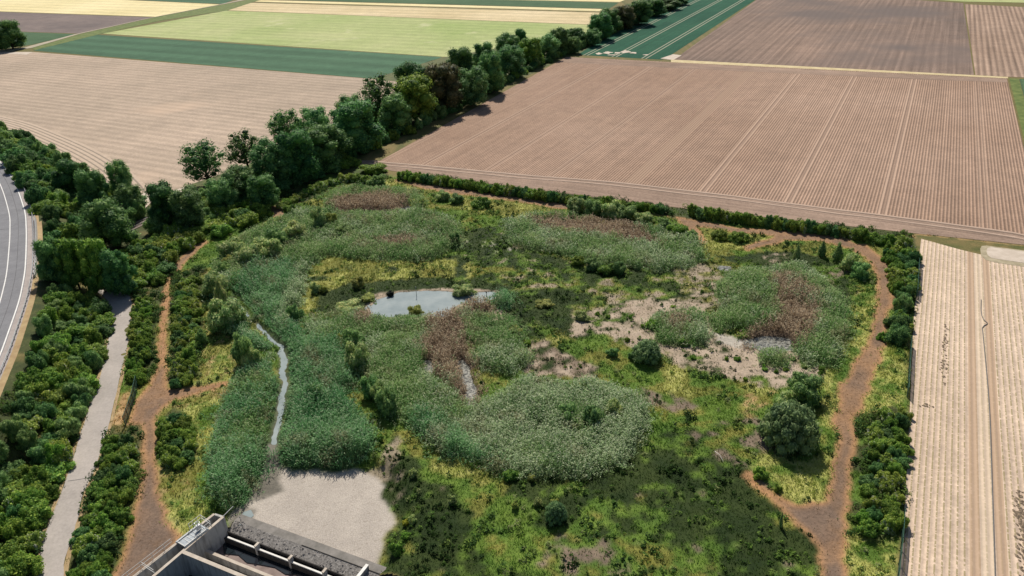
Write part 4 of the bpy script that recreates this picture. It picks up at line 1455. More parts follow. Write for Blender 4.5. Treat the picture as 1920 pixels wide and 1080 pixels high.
def reed_obj(name, classes, label, c1, c2, ctip, h0, dens=17.0, seed=1, wd=.042, leafl=.46, tipf=.35, dryc=(.27, .22, .13)):
    cids = [CLS[c]['i'] for c in classes]
    px, py, c, r = scatter(cids, dens, seed=seed, power=1.5, soft=.75)
    pz = lerp_grid(HG, px, py)
    cl = fbm(px, py, 2.6, 401, 3)
    k = (cl > .16) & (dist_line(SL, px, py) > 1.1) & (r.random(len(cl)) < .45 + 1.1 * fbm(px, py, 4.0, 421, 3))
    px, py, pz, cl = px[k], py[k], pz[k], cl[k]
    n0 = len(px)
    sc = np.clip(dcam(px, py) / 110, .85, 1.9)
    edge = lerp_grid(REEDM, px, py)
    thin = fbm(px, py, 6.0, 407, 3)
    ds_ = dist_line(SL, px, py)
    edge = edge * (.35 + .65 * sstep(1.2, 4.0, ds_))
    H_ = h0 * (.7 + .5 * cl) * (.3 + .7 * sstep(.35, .95, edge)) * r.uniform(.7, 1.2, n0) * (.5 + 1.0 * thin)
    c1, c2, ctip = np.array(c1), np.array(c2), np.array(ctip)
    mixf = np.clip((fbm(px, py, 4.5, 403, 4) - .5) * 2.4 + .5 + r.normal(0, .12, n0), 0, 1)[:, None]
    base = c1 * (1 - mixf) + c2 * mixf
    dry = np.clip((fbm(px + py * .4, py, 3.4, 411, 4) - .6) * 7, 0, .75)[:, None] * (r.random((n0, 1)) < .8)
    base = base * (1 - dry) + np.array(dryc) * dry
    VV, CC = [], []
    # stems
    V_, C_ = blades(px, py, pz, H_, wd * .55 * sc, base * .9, r, n=1, spread=.16, lean=.05)
    VV.append(V_)
    CC.append(C_)
    # arching leaves up the stem, pointing up and out
    for lev in (.3, .5, .68, .84, .97):
        az = r.uniform(0, 2 * np.pi, n0)
        L = leafl * r.uniform(.6, 1.25, n0)
        up = r.uniform(.5, 1.7, n0)
        hz = H_ * lev + r.normal(0, .08, n0)
        bx, by = px + np.cos(az) * .03, py + np.sin(az) * .03
        wa = az + np.pi / 2
        w_ = wd * sc * r.uniform(.7, 1.4, n0)
        mx_, my_ = bx + np.cos(az) * L * .45, by + np.sin(az) * L * .45
        a = np.stack([bx, by, pz + hz], 1)
        b1 = np.stack([mx_ - np.cos(wa) * w_, my_ - np.sin(wa) * w_, pz + hz + L * up * .6], 1)
        b2 = np.stack([mx_ + np.cos(wa) * w_, my_ + np.sin(wa) * w_, pz + hz + L * up * .6], 1)
        d = np.stack([bx + np.cos(az) * L, by + np.sin(az) * L, pz + hz + L * up * .75], 1)
        q_ = np.stack([a, b1, b2, b1, d, b2], 1).reshape(-1, 3)
        VV.append(q_)
        cc = base * r.uniform(.6, 1.35, (n0, 1))
        if lev > .8:
            tk = (r.random(n0) < tipf)[:, None]
            cc = np.where(tk, ctip * r.uniform(.75, 1.2, (n0, 1)), cc)
        CC.append(np.repeat(np.clip(cc, 0, 1)[:, None], 6, 1).reshape(-1, 3))
    VV, CC = np.concatenate(VV), np.concatenate(CC)
    me = np_mesh(name, VV, np.arange(len(VV)).reshape(-1, 3), CC)
    o = link(name, me, reed_mat)
    tag(o, label, 'reeds', kind='stuff')
    print(name, len(VV) // 3)
    return o


reed_obj('reed_bed', ['reed'], 'dense mid green reed bed filling the middle and north of the reserve', (.13, .27, .07), (.27, .41, .14), (.44, .50, .26), 1.6, seed=61)
reed_obj('reed_bed', ['tealreed'], 'tall deep green reeds lining both banks of the narrow stream', (.085, .25, .085), (.19, .38, .15), (.36, .48, .28), 2.1, dens=16, seed=62, leafl=.56)
reed_obj('reed_bed', ['palereed'], 'pale silvery green reeds with light tips in the centre of the reserve', (.19, .31, .12), (.34, .46, .23), (.56, .62, .40), 1.6, seed=63, tipf=.55)
reed_obj('reed_bed', ['brownreed'], 'dead brown reeds standing below the pond and along the northeast reed bed', (.25, .175, .11), (.42, .315, .205), (.56, .45, .31), 1.5, dens=14, seed=64, tipf=.5)

def herbs(name, classes, label, dens, seed, pal, r0=(.22, .6), n=16, thr=.52, ns=3.0):
    cids = [CLS[c]['i'] for c in classes]
    px, py, c, r = scatter(cids, dens, seed=seed, power=.6, soft=.2)
    f = fbm(px, py, ns, seed * 7, 4)
    k = r.random(len(px)) < np.clip((f - thr) * 9 + .12, .04, 1)
    px, py = px[k], py[k]
    pz = lerp_grid(HG, px, py)
    k = pz > -1.22
    px, py, pz = px[k], py[k], pz[k]
    m = len(px)
    R0 = r.uniform(r0[0], r0[1], m) * (.7 + .8 * fbm(px, py, 4.0, seed + 5, 2))
    hh = R0 * r.uniform(.9, 1.7, m)
    pal = np.array(pal)
    ci = np.clip((fbm(px, py, 5.0, seed + 9, 3) * 1.6 - .3 + r.normal(0, .18, m)) * len(pal), 0, len(pal) - 1).astype(int)
    base = pal[ci]
    VV, CC = [], []
    for i in range(n):
        d = r.normal(0, 1, (m, 3))
        d[:, 2] = np.abs(d[:, 2]) + .25
        d /= np.linalg.norm(d, axis=1)[:, None]
        P = np.stack([px, py, pz], 1) + d * np.stack([R0, R0, hh], 1) * r.uniform(.55, 1.05, m)[:, None]
        nr = d + r.normal(0, .4, (m, 3))
        nr /= np.linalg.norm(nr, axis=1)[:, None]
        t_ = np.cross(nr, r.normal(0, 1, (m, 3)))
        t_ /= np.linalg.norm(t_, axis=1)[:, None]
        s_ = np.cross(nr, t_)
        l = (np.minimum(R0 * .5, .2) * r.uniform(.6, 1.2, m))[:, None]
        VV.append(np.stack([P - t_ * l, P - s_ * l * .55, P + t_ * l, P + s_ * l * .55], 1).reshape(-1, 3))
        CC.append(np.repeat(np.clip(base * r.uniform(.75, 1.25, (m, 1)), 0, 1), 4, 0))
    VV, CC = np.concatenate(VV), np.concatenate(CC)
    o = link(name, np_mesh(name, VV, np.arange(len(VV)).reshape(-1, 4), CC), cover_mat)
    tag(o, label, 'herbs', kind='stuff')
    print(name, m)


herbs('marsh_herbs', ['meadow', 'green', 'ygrass'], 'bushy green weeds and herbs growing in drifts through the reserve meadow', 1.5, 81,
      [(.035, .07, .02), (.06, .12, .03), (.10, .19, .04), (.20, .28, .07), (.26, .30, .12)], ns=3.5)
herbs('marsh_herbs', ['sedge', 'gravel', 'dsoil'], 'dark low weeds and moss cushions growing on the sedge and gravel flats', 1.6, 82,
      [(.02, .045, .010), (.04, .08, .018), (.08, .15, .03), (.16, .26, .05)], r0=(.15, .45), ns=2.4)
herbs('marsh_herbs', ['soil'], 'small green weeds sprouting on the bare sandy soil', .5, 83, [(.04, .07, .02), (.08, .14, .03), (.16, .24, .05)], r0=(.12, .38), ns=2.0, thr=.55)
herbs('hedge_scrub', ['wood'], 'low leafy scrub and brambles filling the gaps beneath hedges and thickets', .9, 85,
      [(.035, .075, .022), (.05, .11, .028), (.09, .16, .035), (.15, .22, .05)], r0=(.45, .95), n=46, thr=.4, ns=4.0)
herbs('reed_scrub', ['reed', 'palereed', 'tealreed'], 'low willow scrub growing up through the reed beds', .16, 84,
      [(.06, .12, .04), (.10, .19, .07), (.20, .28, .13)], r0=(.7, 1.5), n=70, thr=.56, ns=6.0)

# ================================================================== SHRUBS AND TREES
F_haw = foliage('hawthorn_leaves', (0.058, 0.135, 0.019), (0.144, 0.283, 0.035), (0.341, 0.467, 0.064), var=.22)
F_fl = foliage('flowering_leaves', (0.079, 0.160, 0.024), (0.223, 0.344, 0.048), (0.498, 0.590, 0.095), flower=(0.620, 0.620, 0.525), var=.18)
F_dk = foliage('dark_leaves', (0.037, 0.112, 0.041), (0.083, 0.205, 0.060), (0.196, 0.356, 0.101), var=.25)
F_wil = foliage('willow_leaves', (0.131, 0.246, 0.072), (0.301, 0.442, 0.135), (0.620, 0.620, 0.271), var=.15)
F_wild = foliage('dark_willow_leaves', (0.073, 0.172, 0.051), (0.157, 0.295, 0.088), (0.341, 0.491, 0.159), var=.2)
F_yel = foliage('pale_shrub_leaves', (0.147, 0.198, 0.039), (0.325, 0.365, 0.079), (0.552, 0.548, 0.148), var=.15)
F_lime = foliage('lime_leaves', (0.081, 0.198, 0.020), (0.212, 0.396, 0.039), (0.405, 0.579, 0.079), var=.15)
F_tree = foliage('tree_leaves', (0.032, 0.105, 0.035), (0.078, 0.201, 0.056), (0.184, 0.343, 0.089), var=.3, nscale=.3)
F_tree2 = foliage('ash_leaves', (0.051, 0.138, 0.051), (0.127, 0.277, 0.089), (0.276, 0.449, 0.151), var=.22, nscale=.3)
F_brown = foliage('bronze_leaves', (.05, .07, .03), (.10, .115, .045), (.19, .17, .07), var=.1, nscale=.3)
F_black = foliage('black_reed_leaves', (.008, .014, .010), (.016, .025, .018), (.04, .05, .035), var=.1)
F_gorse = foliage('yellow_blossom', (0.087, 0.160, 0.029), (0.435, 0.392, 0.043), (0.620, 0.620, 0.043), var=.05)
bark = simple('bark', (.045, .035, .028), (.10, .085, .07), 3)


def crown_mesh(name, lobes, nleaf, lsize, seed, squash=.85, upr=0.0, corek=.78, lw=.62, zmin=.02):
    r = np.random.default_rng(seed)
    L = np.array([l[:3] for l in lobes])
    Rr = np.array([l[3] for l in lobes])
    area = Rr ** 2
    idx = r.choice(len(lobes), nleaf * 2, p=area / area.sum())
    d = r.normal(0, 1, (nleaf * 2, 3))
    d /= np.linalg.norm(d, axis=1)[:, None]
    rad = Rr[idx] * (r.uniform(.72, 1.12, nleaf * 2) + (r.random(nleaf * 2) < .12) * r.uniform(0, .35, nleaf * 2))
    P = L[idx] + d * rad[:, None] * np.array([1, 1, squash])
    ok = P[:, 2] > zmin
    for j in range(len(lobes)):
        dj = np.linalg.norm((P - L[j]) / np.array([1, 1, squash]), axis=1)
        ok &= (dj > Rr[j] * .74) | (idx == j)
    P, d = P[ok][:nleaf], d[ok][:nleaf]
    m = len(P)
    nrm = d * 1.0 + r.normal(0, .55, (m, 3)) + np.array([0, 0, .25])
    nrm /= np.linalg.norm(nrm, axis=1)[:, None]
    t_ = r.normal(0, 1, (m, 3)) + np.array([0, 0, upr])
    t_ -= nrm * (t_ * nrm).sum(1)[:, None]
    t_ /= np.linalg.norm(t_, axis=1)[:, None] + 1e-9
    s_ = np.cross(nrm, t_)
    l = lsize * r.uniform(.6, 1.35, m)[:, None]
    q_ = np.stack([P - t_ * l * .5, P - s_ * l * lw * .5, P + t_ * l * .6, P + s_ * l * lw * .5], 1).reshape(-1, 3)
    fq = np.arange(len(q_)).reshape(-1, 4)
    # leafy inner masses that keep the crown opaque
    bm = bmesh.new()
    for j in range(len(lobes)):
        if corek <= 0:
            break
        mt = Matrix.Translation(Vector(L[j])) @ Matrix.Diagonal((Rr[j] * corek, Rr[j] * corek, Rr[j] * corek * squash, 1))
        bmesh.ops.create_icosphere(bm, subdivisions=2, radius=1.0, matrix=mt)
    for v in bm.verts:
        n_ = r.normal(0, .05, 3)
        v.co += Vector(n_) * float(Rr.mean())
    bm.verts.index_update()
    cv_ = np.array([v.co[:] for v in bm.verts]).reshape(-1, 3)
    cf_ = np.array([[v.index for v in f.verts] for f in bm.faces])
    bm.free()
    me = bpy.data.meshes.new(name)
    if len(cv_):
        allv = np.concatenate([q_, cv_])
    else:
        allv = q_
    me.vertices.add(len(allv))
    me.vertices.foreach_set('co', allv.astype(np.float32).ravel())
    li = fq.ravel()
    ls = np.arange(0, len(li), 4)
    if len(cv_):
        ls = np.concatenate([ls, len(li) + np.arange(0, cf_.size, 3)])
        li = np.concatenate([li, (cf_ + len(q_)).ravel()])
    me.loops.add(len(li))
    me.loops.foreach_set('vertex_index', li.astype(np.int32))
    me.polygons.add(len(ls))
    me.polygons.foreach_set('loop_start', ls.astype(np.int32))
    me.update(calc_edges=True)
    return me


def shrub_lobes(seed, n=20, tall=.8, spread=.74):
    r = np.random.default_rng(seed)
    L = [(0, 0, tall * .38, .5)]
    for i in range(n):
        a = i * 2.4 + r.uniform(-.4, .4)
        k = r.uniform(.35, 1) * spread
        L.append((math.cos(a) * k, math.sin(a) * k, tall * r.uniform(.15, 1.0) * (1.15 - .6 * k), r.uniform(.14, .30)))
    return L


MESH = {}


def variants(kind, n, make, mat):
    out = []
    for i in range(n):
        me = make(i)
        me.materials.append(mat)
        out.append(me)
    MESH[kind] = out


def recol(kind, src, mat):
    out = []
    for me in MESH[src]:
        m2 = me.copy()
        m2.materials.clear()
        m2.materials.append(mat)
        out.append(m2)
    MESH[kind] = out


variants('haw', 6, lambda i: crown_mesh('hawthorn_foliage', shrub_lobes(100 + i), 4300, .10, 500 + i, corek=.72), F_haw)
recol('fl', 'haw', F_fl)
recol('dk', 'haw', F_dk)
variants('wil', 4, lambda i: crown_mesh('willow_foliage', shrub_lobes(200 + i, 16, .95, .62), 3000, .11, 600 + i, upr=1.6, lw=.42), F_wil)
recol('wild', 'wil', F_wild)
recol('yel', 'wil', F_yel)
recol('lime', 'haw', F_lime)
recol('black', 'wil', F_black)
recol('gorse', 'haw', F_gorse)


def dome_lobes(seed):
    r = np.random.default_rng(seed)
    L = [(0, 0, .36, .62)]
    for i in range(40):
        z = (i + .5) / 40
        k = math.sqrt(1 - z * z)
        a = i * 2.4
        L.append((math.cos(a) * k * .74, math.sin(a) * k * .74, .12 + z * .72, r.uniform(.14, .24)))
    return L


variants('dome', 3, lambda i: crown_mesh('willow_foliage', dome_lobes(250 + i), 5200, .085, 650 + i, upr=1.2, lw=.45, corek=.75), foliage('sallow_leaves', (.09, .18, .075), (.18, .31, .13), (.31, .45, .20), var=.1))


def cone_lobes(seed):
    r = np.random.default_rng(seed)
    L = []
    for i in range(12):
        z = .12 + i * .075
        k = .42 * (1 - z) + .06
        a = i * 2.4
        L.append((math.cos(a) * k * .5, math.sin(a) * k * .5, z, k * r.uniform(.7, 1.0)))
    return L


variants('cone', 3, lambda i: crown_mesh('sapling_foliage', cone_lobes(300 + i), 1500, .11, 700 + i, squash=1.1, upr=2, lw=.4), F_wil)
recol('coned', 'cone', F_wild)

BUSH = []


def put(kind, x_, y_, z_, r, h, label, cat, group, name, rot=None):
    me = random.choice(MESH[kind])
    o = bpy.data.objects.new(name, me)
    COL.objects.link(o)
    o.location = (x_, y_, z_ - .08)
    o.rotation_euler = (random.uniform(-.05, .05), random.uniform(-.05, .05), random.uniform(0, 6.28) if rot is None else rot)
    o.scale = (r * random.uniform(.92, 1.08), r * random.uniform(.92, 1.08), h)
    tag(o, label, cat, group)
    BUSH.append(o)
    return o


def ppm(x_, y_):
    c2 = -(RM[0, 2] * x_ + RM[1, 2] * y_ - RM[2, 2] * CH)
    return F / c2


def shrub_px(kind, px, py, wpx, hm, label, cat='shrub', group=None, name=None):
    """px,py: middle of the foot in the photo, wpx: width there in photo pixels, hm: height in metres"""
    x_, y_, z_ = at_h(px, py)
    r = wpx / 2 / ppm(x_, y_)
    y_ += r * .75
    r *= 1.2 if kind[:3] in ('wil', 'yel') else 1.05
    hm *= 1.22
    nm = name or {'wil': 'willow_shrub', 'wild': 'willow_shrub', 'yel': 'pale_shrub', 'haw': 'hawthorn_shrub', 'fl': 'hawthorn_shrub', 'dk': 'dark_shrub', 'lime': 'lime_shrub',
                  'dome': 'willow_shrub', 'cone': 'young_willow', 'coned': 'young_willow', 'black': 'rush_clump', 'gorse': 'gorse_shrub'}[kind]
    return put(kind, x_, y_, z_ + zat(x_, y_) * (0 if z_ > .01 else 1), r * 1.02, hm, label, cat, group, nm)


ONES = ['first', 'second', 'third', 'fourth', 'fifth', 'sixth', 'seventh', 'eighth', 'ninth']
ORD = ONES + ['tenth', 'eleventh', 'twelfth', 'thirteenth', 'fourteenth', 'fifteenth', 'sixteenth', 'seventeenth', 'eighteenth', 'nineteenth']
for a_, b_ in (('twenty', 'twentieth'), ('thirty', 'thirtieth'), ('forty', 'fortieth'), ('fifty', 'fiftieth'), ('sixty', 'sixtieth'), ('seventy', 'seventieth'), ('eighty', 'eightieth'), ('ninety', 'ninetieth')):
    ORD += [b_] + [a_ + '-' + o_ for o_ in ONES]
TONE = {'haw': 'mid green', 'fl': 'pale flecked', 'dk': 'dark green', 'wil': 'silvery green', 'wild': 'deep green', 'lime': 'lime green', 'yel': 'pale yellowish'}


def hedge_row(pts, sp, rad, hm, kinds, where, end, group, name='hedge_shrub', jit_=.35):
    P = smooth_line([at(*p) for p in pts], 6)
    seg = np.linalg.norm(np.diff(P, axis=0), axis=1)
    cum = np.concatenate([[0], np.cumsum(seg)])
    n = int(cum[-1] / sp) + 1
    for i in range(n):
        s_ = cum[-1] * i / max(1, n - 1)
        k = min(len(seg) - 1, max(0, int(np.searchsorted(cum, s_)) - 1))
        p = P[k] + (P[k + 1] - P[k]) * (s_ - cum[k]) / seg[k]
        px, py = p[0] + random.uniform(-jit_, jit_), p[1] + random.uniform(-jit_, jit_)
        kd = random.choice(kinds)
        put(kd, px, py, zat(px, py), rad * random.uniform(.85, 1.2), hm * random.uniform(.78, 1.2),
            '%s shrub, %s from the %s end of the %s' % (TONE[kd], ORD[i], end, where), 'shrub', group, name)


# hedge along the ploughed field: western and eastern stretch
hedge_row([(752, 334), (860, 350), (1000, 371), (1120, 388), (1238, 398)], 1.75, 1.85, 2.9, ['haw', 'haw', 'fl', 'dk'], 'north hedge below the field', 'west', 'shrubs of the north hedge, west stretch')
hedge_row([(1300, 404), (1400, 418), (1500, 432), (1600, 446), (1700, 462)], 1.75, 1.9, 2.9, ['haw', 'haw', 'fl', 'dk'], 'north hedge beyond its gap', 'west', 'shrubs of the north hedge, east stretch')


def thicket(pts, sp, rad, hm, kinds, labels, group, name, seed, cat='shrub', hv=.25, wide=1.5, z=0.0):
    """shrubs grown shoulder to shoulder over an area; the label tells colour and which row from the named edge"""
    P = poly(pts, z)
    r = random.Random(seed)
    got = []
    x0, y0 = P.min(0)
    x1, y1 = P.max(0)
    for _ in range(9000):
        px, py = r.uniform(x0, x1), r.uniform(y0, y1)
        if not inside(P, np.array([px]), np.array([py]))[0]:
            continue
        if z > -9 and 'roadside' in group and dist_line(road_c, np.array([px]), np.array([py]))[0] < 9.2:
            continue
        if all((px - a) ** 2 + (py - b_) ** 2 > sp * sp for a, b_ in got):
            got.append((px, py))
    got.sort(key=lambda p: -p[1])
    for i, (px, py) in enumerate(got):
        z_ = float(hfun(np.array([px]), np.array([py]))[0])
        z_ = max(z_, zat(px, py)) if z_ < .01 else z_
        kd = r.choice(kinds)
        lb = labels(kd, i, len(got), px, py)
        put(kd, px, py, z_, rad * r.uniform(.85, wide), hm * r.uniform(1 - hv, 1 + hv), lb, cat, group, name)
    print(group, len(got))


def ordlab(where):
    def f(kd, i, n, px, py):
        return '%s shrub %s from the far end of the %s' % (TONE[kd], ORD[i], where)
    return f


# east hedge, upper and lower block
thicket([(1660, 470), (1714, 474), (1712, 540), (1702, 625), (1684, 640), (1682, 560)], 1.9, 1.6, 2.4, ['haw', 'haw', 'dk', 'fl', 'wild'], ordlab('upper east hedge'), 'shrubs of the upper east hedge', 'hedge_shrub', 5, wide=1.3)
thicket([(1640, 785), (1694, 780), (1690, 860), (1685, 945), (1678, 1000), (1622, 1000), (1625, 900), (1632, 830)], 1.6, 1.25, 1.8, ['haw', 'haw', 'fl', 'fl', 'dk'], ordlab('lower east hedge'), 'shrubs of the lower east hedge', 'hedge_shrub', 6, wide=1.3)
# hedge arc below the tree row
hedge_row([(530, 392), (560, 372), (600, 352), (640, 340), (680, 340), (712, 346)], 1.7, 1.9, 2.2, ['fl', 'haw', 'fl'], 'curved hedge under the tree row', 'west', 'shrubs of the curved hedge')
# strips either side of the left footpath
thicket([(256, 566), (284, 570), (280, 640), (276, 700), (262, 726), (246, 722), (250, 640)], 1.5, 1.15, 1.8, ['haw', 'fl', 'haw'], ordlab('strip between concrete track and footpath'), 'shrubs between track and footpath', 'hedge_shrub', 7, wide=1.25)
thicket([(208, 835), (250, 825), (245, 900), (230, 980), (210, 1030), (185, 1110), (136, 1125), (160, 985), (190, 905)], 1.6, 1.3, 2.0, ['haw', 'haw', 'dk', 'fl'], ordlab('lower strip beside the concrete track'), 'shrubs of the lower strip', 'hedge_shrub', 8, wide=1.4)
thicket([(340, 535), (374, 525), (372, 600), (374, 680), (358, 715), (330, 735), (328, 660), (330, 600)], 1.6, 1.2, 1.8, ['fl', 'haw', 'fl', 'dk'], ordlab('shrub strip east of the footpath'), 'shrubs east of the footpath', 'hedge_shrub', 9, wide=1.3)
thicket([(305, 800), (340, 788), (358, 820), (366, 860), (340, 876), (308, 868)], 1.5, 1.2, 1.8, ['fl', 'haw', 'dk'], ordlab('clump right of the path junction'), 'shrubs of the small clump', 'hedge_shrub', 10)
# hawthorn belt running up to the tree row
thicket([(330, 488), (385, 440), (450, 420), (500, 400), (470, 385), (400, 412), (330, 440), (250, 470), (190, 530), (250, 545), (300, 530)], 2.7, 2.3, 3.0, ['haw', 'fl', 'haw', 'dk'], ordlab('hawthorn belt above the footpath'), 'shrubs of the hawthorn belt', 'hedge_shrub', 11)


def embl(kd, i, n, px, py):
    rw = int((i / n) * 6)
    sect = ['at the far tip', 'in the far third', 'in the upper middle', 'in the lower middle', 'in the near third', 'at the near end'][rw]
    side_ = 'beside the concrete track' if dist_line(A_, np.array([px]), np.array([py]))[0] < 6 else 'below the curved road'
    return '%s shrub %s of the thicket, %s' % (TONE[kd], sect, side_)


thicket([(60, 560), (110, 572), (180, 578), (200, 600), (194, 655), (180, 700), (165, 745), (145, 792), (125, 850), (100, 925), (78, 990), (62, 1060), (50, 1130), (-60, 1130), (-60, 830), (-10, 745), (18, 700), (45, 640)],
        2.1, 2.0, 2.9, ['haw', 'haw', 'dk', 'fl', 'wild'], embl, 'shrubs of the roadside thicket', 'thicket_shrub', 12, hv=.35)


hedge_row([(684, 286), (788, 238), (873, 196), (956, 151), (1037, 112), (1092, 90), (1154, 58), (1214, 25), (1266, 2)], 3.6, 2.4, 3.6, ['dk', 'wild', 'dk', 'haw'], 'tree row on its field side', 'near', 'bushes along the foot of the tree row', 'woodland_bush', 1.2)
hedge_row([(640, 262), (740, 205), (830, 165), (910, 128), (990, 98), (1060, 76)], 5.5, 3.2, 5.0, ['dk', 'dk', 'wild'], 'tree row on its far side', 'near', 'bushes along the far side of the tree row', 'woodland_bush', 1.2)


def woodl(kd, i, n, px, py):
    rw = int((i / n) * 5)
    return '%s bush %s of the dark wood beside the road' % (TONE[kd], ['at the far end', 'behind the middle', 'in the middle', 'before the middle', 'at the near end'][rw])


thicket([(-50, 250), (20, 262), (70, 285), (130, 318), (190, 350), (255, 385), (275, 405), (230, 425), (170, 440), (85, 472), (75, 425), (62, 380), (40, 335), (-10, 290)],
        3.6, 3.1, 4.6, ['dk', 'dk', 'wild', 'haw'], woodl, 'bushes of the dark wood', 'woodland_bush', 13, hv=.35)
thicket([(470, 385), (400, 412), (330, 440), (290, 440), (300, 412), (345, 395), (400, 375), (470, 345), (560, 318), (630, 288), (655, 290), (660, 305), (620, 326), (540, 352)],
        3.6, 2.9, 3.6, ['dk', 'wild', 'dk', 'haw'], lambda kd, i, n, a, b_: '%s undergrowth bush, %s from the far end under the tree row' % (TONE[kd], ORD[i]), 'bushes under the tree row', 'woodland_bush', 14)

